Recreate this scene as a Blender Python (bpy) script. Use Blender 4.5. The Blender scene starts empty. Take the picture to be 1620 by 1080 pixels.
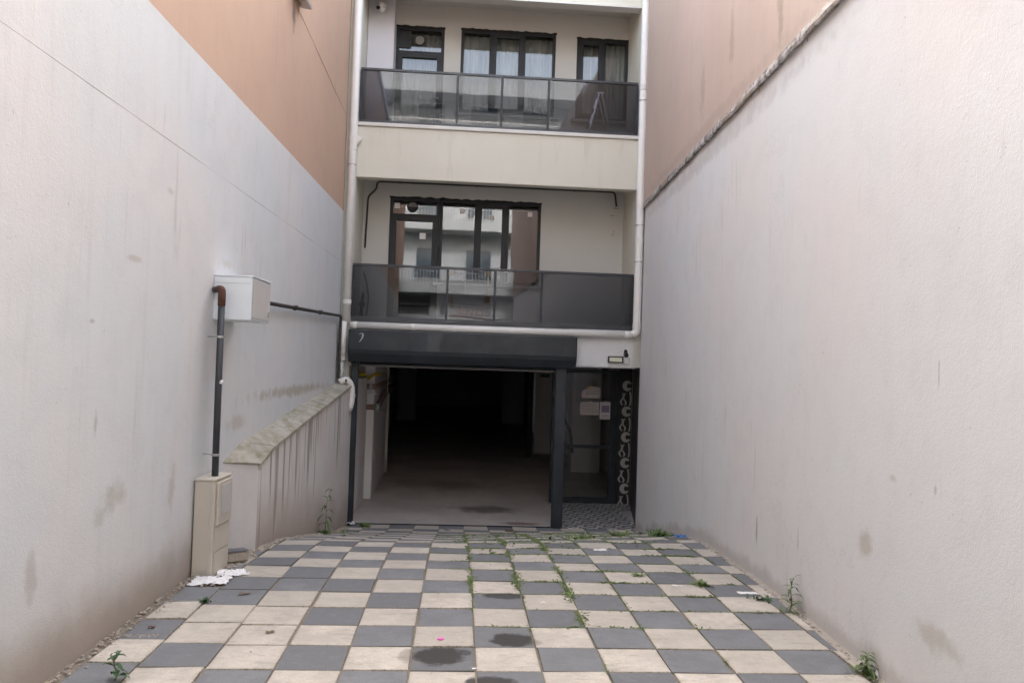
import bpy, bmesh, math, random
from mathutils import Vector, Matrix, noise
from math import sin, cos, pi, radians as R
rnd = random.Random(7)
S = bpy.context.scene
COL = S.collection

# ------------------------------------------------------------------ camera, sky, sun, exposure
cd = bpy.data.cameras.new('camera'); cam = bpy.data.objects.new('camera', cd); COL.objects.link(cam)
# rows below are the image axes written in world coordinates
ax_r = Vector((0.99881638, -0.03568004, 0.03305708))      # image right
ax_u = Vector((-0.03397285, -0.02537247, 0.99910064))     # image up
ax_f = Vector((0.03480921, 0.99904113, 0.02655469))       # view direction
ax_b = -ax_f
M = Matrix(((ax_r.x, ax_u.x, ax_b.x, 0), (ax_r.y, ax_u.y, ax_b.y, 0), (ax_r.z, ax_u.z, ax_b.z, 2.83), (0, 0, 0, 1)))
cam.matrix_world = M
cd.sensor_width = 36; cd.lens = 28.0; cd.clip_start = .05; cd.clip_end = 500
S.camera = cam

W = bpy.data.worlds.new('World'); S.world = W; W.use_nodes = True
wn = W.node_tree.nodes; wl = W.node_tree.links; bg = wn['Background']
sky = wn.new('ShaderNodeTexSky'); sky.sky_type = 'NISHITA'; sky.sun_disc = False
sky.sun_elevation = R(36); sky.sun_rotation = R(0); sky.air_density = 1.0; sky.dust_density = 5.0; sky.ozone_density = .4
hs = wn.new('ShaderNodeHueSaturation'); hs.inputs['Saturation'].default_value = .50      # thin cloud whitens the sky
wl.new(sky.outputs[0], hs.inputs['Color']); wl.new(hs.outputs[0], bg.inputs[0]); bg.inputs[1].default_value = .15
sl = bpy.data.lights.new('sun', 'SUN'); sl.energy = 1.3; sl.angle = R(3); sl.color = (1, .99, .975)
so = bpy.data.objects.new('sun', sl); COL.objects.link(so); so.rotation_euler = (R(-54), 0, 0); so.location = (0, 30, 40)
vs = S.view_settings; vs.view_transform = 'Standard'; vs.look = 'None'; vs.gamma = 1; vs.use_curve_mapping = False
vs.exposure = 3.06
S.render.engine = 'CYCLES'
try:
    S.cycles.max_bounces = 10; S.cycles.diffuse_bounces = 6; S.cycles.transparent_max_bounces = 12
except Exception: pass

# ------------------------------------------------------------------ frames
A = math.atan(.03); CA, SA = cos(A), sin(A)
FAC = Matrix.Translation((0, 13.5, 0)) @ Matrix.Rotation(A, 4, 'Z')     # facade frame: x along it, y into it
PAV = Matrix.Rotation(A, 4, 'Z')                                        # paving frame: (u, v)
PR = [(-30, .946), (6.5, .946), (7.355, .928), (8.171, .873), (8.987, .794), (12.29, .185), (12.7, .13), (13.1, .085), (13.5, .065), (80, .065)]
def lin(t, tab):
    if t <= tab[0][0]: return tab[0][1]
    for (a, b), (c, d) in zip(tab, tab[1:]):
        if t <= c: return b + (d - b) * (t - a) / (c - a)
    return tab[-1][1]
def gz(u, v):
    return lin(v, PR) + .034 * max(u, 0) * lin(v, [(7.8, 0), (9.8, 1), (11.6, 1), (13.0, 0)])
def G(u, v, h=0): return Vector((u * CA - v * SA, u * SA + v * CA, gz(u, v) + h))
def gxy(x, y, h=0):
    return gz(x * CA + y * SA, -x * SA + y * CA) + h
def XR(y): return 2.44 + .0175 * y          # right wall's line
XL = -2.42

# ------------------------------------------------------------------ material helpers
class N:
    def __init__(s, name):
        s.m = bpy.data.materials.new(name); s.m.use_nodes = True
        s.t = s.m.node_tree; s.p = s.t.nodes['Principled BSDF']; s.out = s.t.nodes['Material Output']
    def node(s, typ, **kw):
        n = s.t.nodes.new(typ)
        for k, v in kw.items(): setattr(n, k, v)
        return n
    def put(s, sock, v):
        if isinstance(v, bpy.types.NodeSocket): s.t.links.new(v, sock)
        elif isinstance(v, (tuple, list)) and len(v) == 3 and sock.type == 'RGBA': sock.default_value = (*v, 1)
        else: sock.default_value = v
    def pos(s): return s.node('ShaderNodeNewGeometry').outputs['Position']
    def obj(s): return s.node('ShaderNodeTexCoord').outputs['Object']
    def uv(s): return s.node('ShaderNodeTexCoord').outputs['UV']
    def noise(s, vec, scale, detail=4, rough=.55, stretch=None):
        if stretch: vec = s.vm('MULTIPLY', vec, stretch)
        n = s.node('ShaderNodeTexNoise'); s.put(n.inputs['Vector'], vec); n.inputs['Scale'].default_value = scale
        n.inputs['Detail'].default_value = detail; n.inputs['Roughness'].default_value = rough
        return n.outputs[0]
    def vm(s, op, a, b):
        n = s.node('ShaderNodeVectorMath', operation=op); s.put(n.inputs[0], a)
        if b is not None: s.put(n.inputs[1], b)
        return n.outputs['Value'] if op in ('LENGTH', 'DISTANCE', 'DOT_PRODUCT') else n.outputs[0]
    def ma(s, op, a, b=0, clamp=False):
        n = s.node('ShaderNodeMath', operation=op, use_clamp=clamp); s.put(n.inputs[0], a); s.put(n.inputs[1], b); return n.outputs[0]
    def mr(s, v, a, b, c=0, d=1, smooth=True):
        n = s.node('ShaderNodeMapRange'); n.interpolation_type = 'SMOOTHSTEP' if smooth else 'LINEAR'
        s.put(n.inputs['Value'], v)
        for k, x in zip(('From Min', 'From Max', 'To Min', 'To Max'), (a, b, c, d)): n.inputs[k].default_value = x
        return n.outputs[0]
    def mix(s, f, a, b, blend='MIX'):
        n = s.node('ShaderNodeMix', data_type='RGBA', blend_type=blend)
        s.put(n.inputs['Factor'], f); s.put(n.inputs['A'], a) if False else None
        s.put(n.inputs[6], a); s.put(n.inputs[7], b); return n.outputs[2]
    def sep(s, v):
        n = s.node('ShaderNodeSeparateXYZ'); s.put(n.inputs[0], v); return n.outputs
    def bump(s, h, strength=.3, dist=.01, normal=None):
        n = s.node('ShaderNodeBump'); n.inputs['Strength'].default_value = strength; n.inputs['Distance'].default_value = dist
        s.put(n.inputs['Height'], h)
        if normal: s.put(n.inputs['Normal'], normal)
        s.put(s.p.inputs['Normal'], n.outputs[0]); return n.outputs[0]
    def blob(s, vec, c, r, soft=.5, wob=.35, ws=6.0):
        """a soft-edged patch round c with radii r, its edge broken by noise"""
        d = s.vm('DIVIDE', s.vm('SUBTRACT', vec, c), r)
        l = s.vm('LENGTH', d, None)
        l = s.ma('ADD', l, s.ma('MULTIPLY', s.ma('SUBTRACT', s.noise(vec, ws, 4), .5), wob * 2))
        return s.mr(l, 1 - soft, 1, 1, 0)
    def col(s, c): s.put(s.p.inputs['Base Color'], c); return s
    def rough(s, r): s.put(s.p.inputs['Roughness'], r); return s
    def metal(s, v): s.p.inputs['Metallic'].default_value = v; return s

def simple(name, c, rough=.6, metal=0, var=.12, scale=8, bump=0, bscale=60):
    n = N(name); p = n.pos()
    f = n.noise(p, scale, 5)
    n.col(n.mix(f, tuple(x * (1 - var) for x in c), tuple(min(1, x * (1 + var)) for x in c))).rough(rough).metal(metal)
    if bump: n.bump(n.noise(p, bscale, 4), bump, .004)
    return n.m

def stucco(name, base, warm, bscale=95, bstr=.30, stains=(), dirt=1.0, streaks=.5, crack=()):
    n = N(name); p = n.pos(); u = n.sep(n.uv()); h = u[1]
    c = n.mix(n.mr(n.noise(p, .55, 3), .35, .7), base, warm)
    c = n.mix(n.ma('MULTIPLY', n.mr(n.noise(p, 3.2, 6, .65), .42, .75), .22), c, tuple(x * .78 for x in base))
    st = n.noise(p, 2.2, 5, .6, stretch=(5, 5, .28))
    c = n.mix(n.ma('MULTIPLY', n.mr(st, .50, .78), .20 * streaks), c, (.30, .27, .23))
    fine = n.noise(p, bscale, 3, .6)
    c = n.mix(n.ma('MULTIPLY', n.mr(fine, .35, .7), .10), c, tuple(x * .7 for x in base))
    if dirt:
        dirt = float(dirt)
        w = n.ma('ADD', h, n.ma('MULTIPLY', n.ma('SUBTRACT', n.noise(p, 2.3, 5, .6), .5), .34))
        c = n.mix(n.ma('MULTIPLY', n.mr(w, .06, .10 + .40 * dirt, 1, 0), .80 * dirt ** .5), c, (.30, .235, .18))
        c = n.mix(n.ma('MULTIPLY', n.mr(w, .0, .95, 1, 0), .20 * dirt), c, (.36, .33, .29))
    # hairline cracks and rain drips
    cr = n.ma('ABSOLUTE', n.ma('SUBTRACT', n.noise(p, .8, 9, .62), .5))
    cr = n.ma('MULTIPLY', n.mr(cr, .0, .0035, 1, 0), n.mr(n.noise(p, .45, 2), .52, .60))
    c = n.mix(n.ma('MULTIPLY', cr, .20), c, (.26, .23, .20))
    dr_ = n.ma('MULTIPLY', n.mr(n.noise(p, 13, 3, .6, stretch=(1, 1, .045)), .60, .70), n.mr(n.noise(p, 1.1, 3), .48, .62))
    c = n.mix(n.ma('MULTIPLY', dr_, .26), c, (.30, .27, .23))
    sp = n.ma('MULTIPLY', n.mr(n.noise(p, 28, 2, .5), .70, .74), n.mr(n.noise(p, 1.6, 3), .5, .6))
    c = n.mix(n.ma('MULTIPLY', sp, .4), c, (.33, .30, .26))
    for (cc, rr, colr, amt) in stains:
        c = n.mix(n.ma('MULTIPLY', n.blob(p, cc, rr, .8, .85, 7.5), amt), c, colr)
    n.col(c).rough(.9)
    b = n.ma('ADD', n.ma('MULTIPLY', fine, .8), n.ma('MULTIPLY', n.noise(p, 34, 4, .6), .7))
    b = n.ma('ADD', b, n.ma('MULTIPLY', n.noise(p, 2.5, 3), 1.5))
    n.bump(b, bstr, .006)
    return n.m

DK = (.24, .22, .19)
m_left = stucco('white_stucco_left', (.605, .625, .635), (.655, .635, .625), stains=[
    ((XL, 5.40, 1.86), (.5, .22, .13), (.36, .34, .28), .55), ((XL, 5.22, 1.76), (.5, .10, .10), (.36, .34, .28), .4),
    ((XL, 5.55, 3.46), (.5, .16, .03), (.40, .34, .30), .5), ((XL, 7.5, 3.66), (.5, .30, .06), (.46, .38, .30), .4),
    ((XL, 6.4, 1.75), (.5, .10, .25), (.38, .33, .27), .5), ((XL, 5.1, 2.35), (.5, .03, .10), DK, .45), ((XL, 4.45, 1.6), (.5, .08, .2), DK, .35),
    ((XL, 5.0, 3.0), (.5, .05, .02), DK, .5), ((XL, 6.1, 4.05), (.5, .12, .05), DK, .3), ((XL, 8.0, 2.15), (.5, .45, .12), (.42, .36, .28), .5), ((XL, 10.5, 2.38), (.5, 2.6, .09), (.34, .31, .21), .65)])
m_right = stucco('white_stucco_right', (.695, .71, .715), (.71, .69, .68), dirt=.22, streaks=.2, stains=[
    ((2.53, 5.15, 1.72), (.5, .15, .13), (.42, .385, .32), .6), ((2.57, 7.3, 1.36), (.5, .035, .16), DK, .6), ((2.55, 4.32, 2.85), (.5, .012, .12), DK, .5), ((2.55, 6.3, 1.52), (.5, .02, .13), DK, .45),
    ((2.52, 4.33, 2.2), (.5, .02, .05), DK, .4), ((2.53, 4.8, 2.2), (.5, .06, .03), (.45, .41, .36), .5), ((2.66, 9.6, 5.38), (.5, 5.0, .14), (.36, .33, .31), .35), ((2.54, 4.3, 1.4), (.5, .3, .1), (.42, .38, .32), .5)])
m_or_l = stucco('orange_stucco_left', (.53, .36, .262), (.505, .34, .25), dirt=False, streaks=.7, stains=[((XL, 9.62, 6.95), (.5, .10, .26), (.16, .12, .09), .8), ((XL, 12.3, 6.9), (.5, .05, .8), (.40, .26, .19), .4)])
m_or_r = stucco('orange_stucco_right', (.53, .415, .35), (.50, .385, .325), dirt=False, streaks=.8, stains=[((2.6, 6.9, 6.2), (.5, .12, .7), (.30, .24, .17), .7), ((2.6, 8.4, 6.4), (.5, .12, .5), (.32, .25, .19), .5), ((2.62, 9.6, 6.2), (.5, .16, .45), (.34, .27, .21), .5), ((2.62, 9.6, 5.72), (.5, 5, .12), (.35, .28, .24), .4)])
def cream():
    n = N('cream_facade_paint'); p = n.pos(); b = (.645, .62, .53)
    c = n.mix(n.noise(p, 1.6, 5), tuple(x * .94 for x in b), tuple(x * 1.05 for x in b))
    c = n.mix(n.ma('MULTIPLY', n.mr(n.noise(p, 7, 5, .65, stretch=(1, 1, .16)), .52, .74), .20), c, (.34, .31, .26))
    c = n.mix(n.ma('MULTIPLY', n.mr(n.noise(p, 11, 5, .7), .60, .72), .18), c, (.70, .68, .64))
    n.col(c).rough(.85); n.bump(n.ma('ADD', n.noise(p, 70, 3), n.ma('MULTIPLY', n.noise(p, 5, 4), 2)), .25, .004); return n.m
m_cream = cream()
m_white_lintel = simple('white_lintel_paint', (.69, .68, .67), .85, var=.07, scale=5, bump=.25, bscale=60)
m_inner = simple('balcony_wall_paint', (.56, .545, .50), .9, var=.05, scale=1.8, bump=.15, bscale=50)
m_pier = simple('bluish_white_paint', (.62, .60, .62), .85, var=.04, scale=3)
m_coping = simple('ledge_paint', (.62, .60, .56), .7, var=.06)
m_frame = simple('black_window_profile', (.009, .010, .012), .55, var=.2)
m_foam = simple('rough_black_sealant', (.02, .019, .018), .9, var=.3, scale=40)
def anth(name, c, r):
    n = N(name); p = n.pos()
    f = n.noise(p, 3, 5)
    n.col(n.mix(n.mr(f, .4, .75), c, tuple(x * 1.35 + .006 for x in c))).rough(n.mr(n.noise(p, 7, 5), .3, .7, r - .08, r + .14)).metal(.0)
    n.p.inputs['Coat Weight'].default_value = .15
    return n.m
m_anth = anth('anthracite_painted_metal', (.012, .016, .022), .45)
m_post = anth('anthracite_post_metal', (.009, .013, .018), .5)
m_rail = anth('grey_rail_aluminium', (.030, .032, .037), .4)
m_pvc = simple('aged_white_pvc', (.72, .695, .65), .45, var=.08, scale=6)
m_pvc2 = simple('grey_white_pvc', (.50, .495, .475), .5, var=.12, scale=10)
m_box = simple('white_powder_coated_sheet', (.72, .76, .79), .4, var=.03)
m_boxside = simple('grey_cabinet_door_sheet', (.50, .485, .465), .5, var=.05)
m_beige = simple('beige_fibreglass_cabinet', (.52, .475, .40), .55, var=.08, scale=4, bump=.1)
m_conduit = simple('dark_grey_conduit', (.035, .038, .043), .45, var=.15)
m_rust = simple('rusty_steel', (.085, .035, .02), .8, var=.5, scale=30, bump=.3)
m_brown = simple('brown_black_gas_pipe', (.045, .036, .033), .5, var=.3, scale=12)
m_galv = simple('galvanised_steel', (.45, .45, .45), .4, .8, var=.15, scale=25)
m_steel = simple('brushed_steel', (.62, .62, .63), .3, .9, var=.08)
m_brass = simple('yellow_enamel', (.75, .45, .08), .45, var=.15)
m_yellow = simple('yellow_gas_hose', (.55, .42, .03), .5, var=.15)
m_pink = simple('pink_plastic', (.75, .15, .48), .35, var=.05)
m_blue = simple('blue_foil_wrapper', (.05, .16, .42), .3, var=.3, scale=60)
m_paper = simple('white_paper', (.72, .70, .68), .8, var=.04, scale=20)
m_paper2 = simple('pinkish_paper', (.66, .58, .56), .8, var=.05, scale=20)
m_plast = simple('crumpled_white_sheet', (.74, .73, .72), .6, var=.06, scale=30)
m_ink = simple('dark_ink', (.10, .09, .12), .8, var=.1)
m_ink2 = simple('faded_purple_ink', (.30, .25, .34), .8, var=.3, scale=40)
m_leafdry = simple('dry_leaf', (.15, .11, .07), .8, var=.3, scale=40)
m_leaf = simple('weed_leaf_green', (.085, .14, .035), .6, var=.4, scale=30)
m_leaf2 = simple('pale_weed_green', (.13, .19, .055), .6, var=.35, scale=30)
m_leafd = simple('dark_weed_green', (.035, .085, .022), .5, var=.4, scale=30)
m_stem = simple('weed_stem', (.12, .15, .06), .6)
m_moss = simple('joint_weeds_green', (.115, .155, .045), .8, var=.5, scale=25)
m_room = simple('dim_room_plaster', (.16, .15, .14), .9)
m_terra = simple('terracotta_roof', (.35, .16, .09), .8)
m_slab = simple('opposite_white_render', (.44, .45, .45), .85, var=.04, scale=1)
m_opp = simple('opposite_grey_render', (.40, .41, .42), .9, var=.10, scale=1)
m_gravel = simple('pale_gravel', (.34, .29, .235), .9, var=.5, scale=45)
m_blacktop = simple('worn_concrete_street', (.22, .22, .22), .9, var=.2, scale=20, bump=.3)

def tile_mat(name, base, alt, spk, edge):
    n = N(name); p = n.pos()
    oi = n.node('ShaderNodeObjectInfo').outputs['Random']
    c = n.mix(oi, base, alt)
    c = n.mix(n.ma('MULTIPLY', n.mr(n.noise(p, 3.2, 6, .7), .36, .64), .8), c, tuple(x * .66 for x in base))
    c = n.mix(n.ma('MULTIPLY', n.mr(n.noise(p, 8.5, 6, .75), .52, .66), .45), c, spk)
    c = n.mix(n.ma('MULTIPLY', n.mr(n.noise(n.vm('MULTIPLY', p, (1, 3.5, 1)), 5, 4, .7), .56, .68), .3), c, (.14, .125, .10))
    c = n.mix(n.ma('MULTIPLY', n.mr(n.noise(p, 14, 6, .75), .50, .68), .50), c, spk)
    c = n.mix(n.ma('MULTIPLY', n.mr(n.noise(p, 90, 3, .7), .42, .66), .42), c, tuple(x * .55 for x in base))
    # dirty edges
    ob = n.sep(n.obj())
    e = n.ma('MAXIMUM', n.ma('ABSOLUTE', ob[0]), n.ma('ABSOLUTE', ob[1]))
    e = n.ma('ADD', e, n.ma('MULTIPLY', n.ma('SUBTRACT', n.noise(p, 30, 4), .5), .035))
    c = n.mix(n.ma('MULTIPLY', n.mr(e, .172, .203), .38), c, edge)
    c = n.mix(n.ma('MULTIPLY', n.mr(n.ma('ADD', e, n.ma('MULTIPLY', n.ma('SUBTRACT', n.noise(p, 75, 3, .7), .5), .06)), .194, .212), .75), c, (.13, .115, .085))
    wet = 0
    # wet patches standing on the paving
    for (u, v, ru, rv, a) in sorted(((-.07, 5.15, .19, .19, .97), (.10, 5.21, .05, .06, .75), (-.22, 5.14, .14, .16, .5), (.43, 5.46, .18, .15, .97), (.43, 6.48, .19, .10, .85), (.25, 4.73, .17, .12, .95), (.55, 5.42, .09, .08, .5)), key=lambda q: q[4]):
        g = G(u, v)
        b = n.blob(p, (g.x, g.y, g.z), (ru, rv, .5), .30, .42, 11)
        c = n.mix(n.ma('MULTIPLY', b, a), c, (.020, .017, .015)) if a > .6 else n.mix(n.ma('MULTIPLY', b, a), c, (.15, .13, .105))
        wet = n.ma('MAXIMUM', wet, b)
    n.col(c).rough(n.ma('SUBTRACT', .88, n.ma('MULTIPLY', wet, .12)))
    n.bump(n.ma('ADD', n.noise(p, 130, 3, .6), n.ma('MULTIPLY', n.noise(p, 18, 4), 1.2)), .35, .003)
    return n.m
m_tl = tile_mat('cream_paver', (.60, .54, .465), (.45, .41, .35), (.40, .34, .27), (.33, .27, .19))
m_td = tile_mat('charcoal_paver', (.220, .225, .232), (.120, .124, .132), (.20, .20, .205), (.17, .155, .125))

def garage_floor_mat():
    n = N('garage_concrete'); p = n.pos()
    c = n.mix(n.mr(n.noise(p, .9, 5, .6), .3, .7), (.54, .485, .44), (.42, .38, .35))
    c = n.mix(n.ma('MULTIPLY', n.mr(n.noise(p, 5, 6, .7), .5, .75), .5), c, (.38, .34, .31))
    g = G(1.15, 13.75); c = n.mix(n.ma('MULTIPLY', n.blob(p, (g.x, g.y, g.z), (.5, .2, .5), .7, .5, 4), .8), c, (.09, .035, .025))
    g = G(.6, 15); c = n.mix(n.ma('MULTIPLY', n.blob(p, (g.x, g.y, g.z), (.75, .5, .5), .7, .6, 3.5), .8), c, (.09, .08, .065))
    g = G(-.4, 18); c = n.mix(n.ma('MULTIPLY', n.blob(p, (g.x, g.y, g.z), (1.6, 1.2, .5), .8, .8, 2), .5), c, (.14, .12, .10))
    c = n.mix(n.ma('MULTIPLY', n.mr(n.noise(p, 12, 5, .7), .55, .7), .35), c, (.16, .14, .12))
    n.col(c).rough(.75); n.bump(n.noise(p, 30, 5), .2, .004); return n.m
m_gfloor = garage_floor_mat()
m_gwall = simple('garage_plaster', (.74, .71, .695), .9, var=.08, scale=2, bump=.2)
m_gdark = simple('darker_garage_wall', (.55, .55, .57), .9, var=.15)  # darker grey for the back wall and the far columns

def retaining():
    n = N('streaked_retaining_render'); p = n.pos(); u = n.sep(n.uv())
    base, warm = (.68, .65, .62), (.64, .59, .55)
    c = n.mix(n.mr(n.noise(p, 1.2, 4), .35, .7), base, warm)
    # u: distance along, v: height; second data in position: top distance is kept in uv.y of the layer 'top'
    tp = n.node('ShaderNodeAttribute', attribute_name='fromtop').outputs['Fac']
    s = n.noise(p, 9, 3, .6, stretch=(1, 1, .02))
    lim = n.ma('ADD', n.ma('MULTIPLY', n.noise(p, 5, 2, stretch=(1, 1, .01)), 2.6), -.45)
    run = n.mr(n.ma('SUBTRACT', tp, lim), -.35, .05, 1, 0)
    c = n.mix(n.ma('MULTIPLY', n.ma('MULTIPLY', n.mr(s, .53, .60), run), .72), c, (.20, .185, .15))
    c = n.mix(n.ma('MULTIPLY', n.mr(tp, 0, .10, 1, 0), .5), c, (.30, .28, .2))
    w = n.ma('ADD', u[1], n.ma('MULTIPLY', n.ma('SUBTRACT', n.noise(p, 2.6, 5, .6), .5), .4))
    c = n.mix(n.ma('MULTIPLY', n.mr(w, 0, .75, 1, 0), .70), c, (.30, .23, .175))
    n.col(c).rough(.92)
    n.bump(n.ma('ADD', n.noise(p, 80, 3, .6), n.noise(p, 22, 4)), .6, .006)
    return n.m
m_ret = retaining()
def mossy():
    n = N('mossy_concrete_coping'); p = n.pos()
    c = n.mix(n.mr(n.noise(p, 5, 6, .65), .35, .68), (.44, .405, .35), (.30, .28, .215))
    c = n.mix(n.ma('MULTIPLY', n.mr(n.noise(p, 9, 4, .6, stretch=(1, .35, 1)), .5, .65), .55), c, (.19, .19, .10))
    n.col(c).rough(.95); n.bump(n.noise(p, 45, 5, .7), .6, .006); return n.m
m_mossy = mossy()
m_endface = stucco('pebbly_end_render', (.64, .62, .60), (.60, .585, .57), bscale=60, bstr=1.0, dirt=False, streaks=.3)
def drip():
    n = N('weathered_drip_edge'); p = n.pos()
    c = n.mix(n.mr(n.noise(p, 7, 5, .7), .42, .6), (.46, .44, .425), (.14, .125, .11))
    c = n.mix(n.mr(n.noise(p, 2.2, 4), .5, .62), c, (.30, .25, .21))
    n.col(c).rough(.9); n.bump(n.noise(p, 30, 5), .6, .01); return n.m
m_drip = drip()
def marble():
    n = N('dark_veined_cladding'); p = n.pos()
    c = n.mix(n.mr(n.noise(p, 3, 6, .7, stretch=(1, 1, .4)), .4, .65), (.022, .020, .020), (.075, .066, .062))
    n.col(c).rough(.45); return n.m
m_marble = marble()
def patt():
    n = N('patterned_floor_tile'); o = n.obj(); s = n.sep(o)
    r = n.vm('LENGTH', o, None)
    ang = n.node('ShaderNodeMath', operation='ARCTAN2'); n.put(ang.inputs[0], s[1]); n.put(ang.inputs[1], s[0])
    pet = n.ma('MULTIPLY', n.ma('SINE', n.ma('MULTIPLY', ang.outputs[0], 8)), .018)
    w = n.ma('SINE', n.ma('MULTIPLY', n.ma('ADD', r, pet), 52))
    w2 = n.ma('MULTIPLY', n.ma('SINE', n.ma('MULTIPLY', s[0], 38)), n.ma('SINE', n.ma('MULTIPLY', s[1], 38)))
    f = n.mr(n.ma('ADD', w, n.ma('MULTIPLY', w2, .8)), -.1, .15)
    c = n.mix(f, (.05, .048, .047), (.55, .54, .53))
    c = n.mix(n.ma('MULTIPLY', n.mr(n.noise(n.pos(), 5, 5), .4, .7), .5), c, (.12, .105, .09))
    n.col(c).rough(.4); return n.m
m_patt = patt()
m_orn = simple('white_ornament_print', (.45, .44, .43), .5, var=.15, scale=30)
m_black = simple('black_panel_print', (.018, .017, .018), .5)

def glass(name, tint, base_refl, ior=1.5, rough=.0, vary=0):
    n = N(name); n.t.nodes.remove(n.p)
    tr = n.node('ShaderNodeBsdfTransparent'); tr.inputs[0].default_value = (*tint, 1)
    gl = n.node('ShaderNodeBsdfGlossy'); gl.inputs['Roughness'].default_value = rough; gl.inputs[0].default_value = (.95, .97, 1, 1)
    if vary:
        b = n.node('ShaderNodeBump'); b.inputs['Strength'].default_value = vary; b.inputs['Distance'].default_value = .02
        n.put(b.inputs['Height'], n.noise(n.pos(), 1.6, 1)); n.t.links.new(b.outputs[0], gl.inputs['Normal'])
    fr = n.node('ShaderNodeFresnel'); fr.inputs[0].default_value = ior
    f = n.ma('ADD', fr.outputs[0], base_refl, True)
    mx = n.node('ShaderNodeMixShader'); n.put(mx.inputs[0], f)
    n.t.links.new(tr.outputs[0], mx.inputs[1]); n.t.links.new(gl.outputs[0], mx.inputs[2]); n.t.links.new(mx.outputs[0], n.out.inputs[0])
    return n.m
m_glass = glass('window_glass', (.72, .75, .75), .045, vary=.02)
m_smoke = glass('smoked_railing_glass', (.43, .435, .45), .0, vary=.012)
m_dglass = glass('door_glass', (.62, .64, .63), .015)
def curtain():
    n = N('grey_net_curtain'); p = n.pos()
    c = n.mix(n.mr(n.noise(p, 6, 3, stretch=(2, 1, .1)), .4, .65), (.52, .51, .47), (.34, .335, .31))
    n.col(c).rough(.95); return n.m
m_curt = curtain()
def led():
    n = N('floodlight_lens'); n.col((.62, .62, .46)).rough(.3); return n.m
m_led = led()

# ------------------------------------------------------------------ mesh builder
class MB:
    def __init__(s): s.v = []; s.f = []; s.uv = None
    def add(s, vs, fs):
        o = len(s.v); s.v += [tuple(x) for x in vs]; s.f += [tuple(i + o for i in f) for f in fs]; return s
    def box(s, x0, x1, y0, y1, z0, z1):
        return s.add([(x0, y0, z0), (x1, y0, z0), (x1, y1, z0), (x0, y1, z0), (x0, y0, z1), (x1, y0, z1), (x1, y1, z1), (x0, y1, z1)],
                     [(0, 3, 2, 1), (4, 5, 6, 7), (0, 1, 5, 4), (1, 2, 6, 5), (2, 3, 7, 6), (3, 0, 4, 7)])
    def prism(s, poly, ax, a, b):
        """poly: 2D outline; extruded along axis ax from a to b"""
        k = len(poly)
        def P(p, t): return {'x': (t, p[0], p[1]), 'y': (p[0], t, p[1]), 'z': (p[0], p[1], t)}[ax]
        return s.add([P(p, a) for p in poly] + [P(p, b) for p in poly],
                     [tuple(range(k))[::-1], tuple(range(k, 2 * k))] + [(i, (i + 1) % k, k + (i + 1) % k, k + i) for i in range(k)])
    def tube(s, pts, r, n=10, bend=0, cap=True, r1=None):
        pts = [Vector(p) for p in pts]
        if bend:
            q = [pts[0]]
            for a, b, c in zip(pts, pts[1:], pts[2:]):
                d1 = (a - b); d2 = (c - b); k = min(bend, d1.length * .45, d2.length * .45)
                p0 = b + d1.normalized() * k; p2 = b + d2.normalized() * k
                for i in range(5):
                    t = i / 4; q.append(p0 * (1 - t) ** 2 + b * 2 * t * (1 - t) + p2 * t * t)
            q.append(pts[-1]); pts = q
        T = [(pts[min(i + 1, len(pts) - 1)] - pts[max(i - 1, 0)]).normalized() for i in range(len(pts))]
        up = Vector((0, 0, 1)) if abs(T[0].z) < .9 else Vector((1, 0, 0))
        X = T[0].cross(up).normalized(); vs = []
        for i, p in enumerate(pts):
            X = (X - T[i] * X.dot(T[i])).normalized(); Y = T[i].cross(X)
            rr = r if r1 is None else r + (r1 - r) * i / (len(pts) - 1)
            for j in range(n):
                a = 2 * pi * j / n; vs.append(p + (X * cos(a) + Y * sin(a)) * rr)
        m = len(pts)
        fs = [(i * n + j, i * n + (j + 1) % n, (i + 1) * n + (j + 1) % n, (i + 1) * n + j) for i in range(m - 1) for j in range(n)]
        if cap: fs += [tuple(range(n))[::-1], tuple(range((m - 1) * n, m * n))]
        return s.add(vs, fs)
    def build(s, name, mat, parent=None, bevel=0, smooth=False, frame=None, seg=1):
        me = bpy.data.meshes.new(name); me.from_pydata(s.v, [], s.f); me.update()
        bm = bmesh.new(); bm.from_mesh(me); bmesh.ops.recalc_face_normals(bm, faces=bm.faces)
        if bevel:
            bmesh.ops.bevel(bm, geom=[e for e in bm.edges if len(e.link_faces) == 2 and e.calc_face_angle(0) > .5], offset=bevel, segments=seg, affect='EDGES', profile=.5)
        bm.to_mesh(me); bm.free()
        if mat: me.materials.append(mat)
        if smooth:
            for p in me.polygons: p.use_smooth = True
        o = bpy.data.objects.new(name, me); COL.objects.link(o)
        if parent: o.parent = parent
        if frame is not None: o.matrix_world = frame
        return o
def tag(o, label=None, cat=None, group=None, kind=None):
    if label: o['label'] = label
    if cat: o['category'] = cat
    if group: o['group'] = group
    if kind: o['kind'] = kind
    return o
def thing(name, label, cat, frame=None, group=None):
    o = bpy.data.objects.new(name, None); COL.objects.link(o); o.empty_display_size = .2
    if frame is not None: o.matrix_world = frame
    return tag(o, label, cat, group)
def B(x0, x1, y0, y1, z0, z1): return MB().box(x0, x1, y0, y1, z0, z1)
def grid(fn, nu, nv, uvfn=None):
    """curved sheet from fn(i/nu, j/nv)"""
    vs = [fn(i / nu, j / nv) for j in range(nv + 1) for i in range(nu + 1)]
    fs = [(j * (nu + 1) + i, j * (nu + 1) + i + 1, (j + 1) * (nu + 1) + i + 1, (j + 1) * (nu + 1) + i) for j in range(nv) for i in range(nu)]
    return vs, fs
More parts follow.
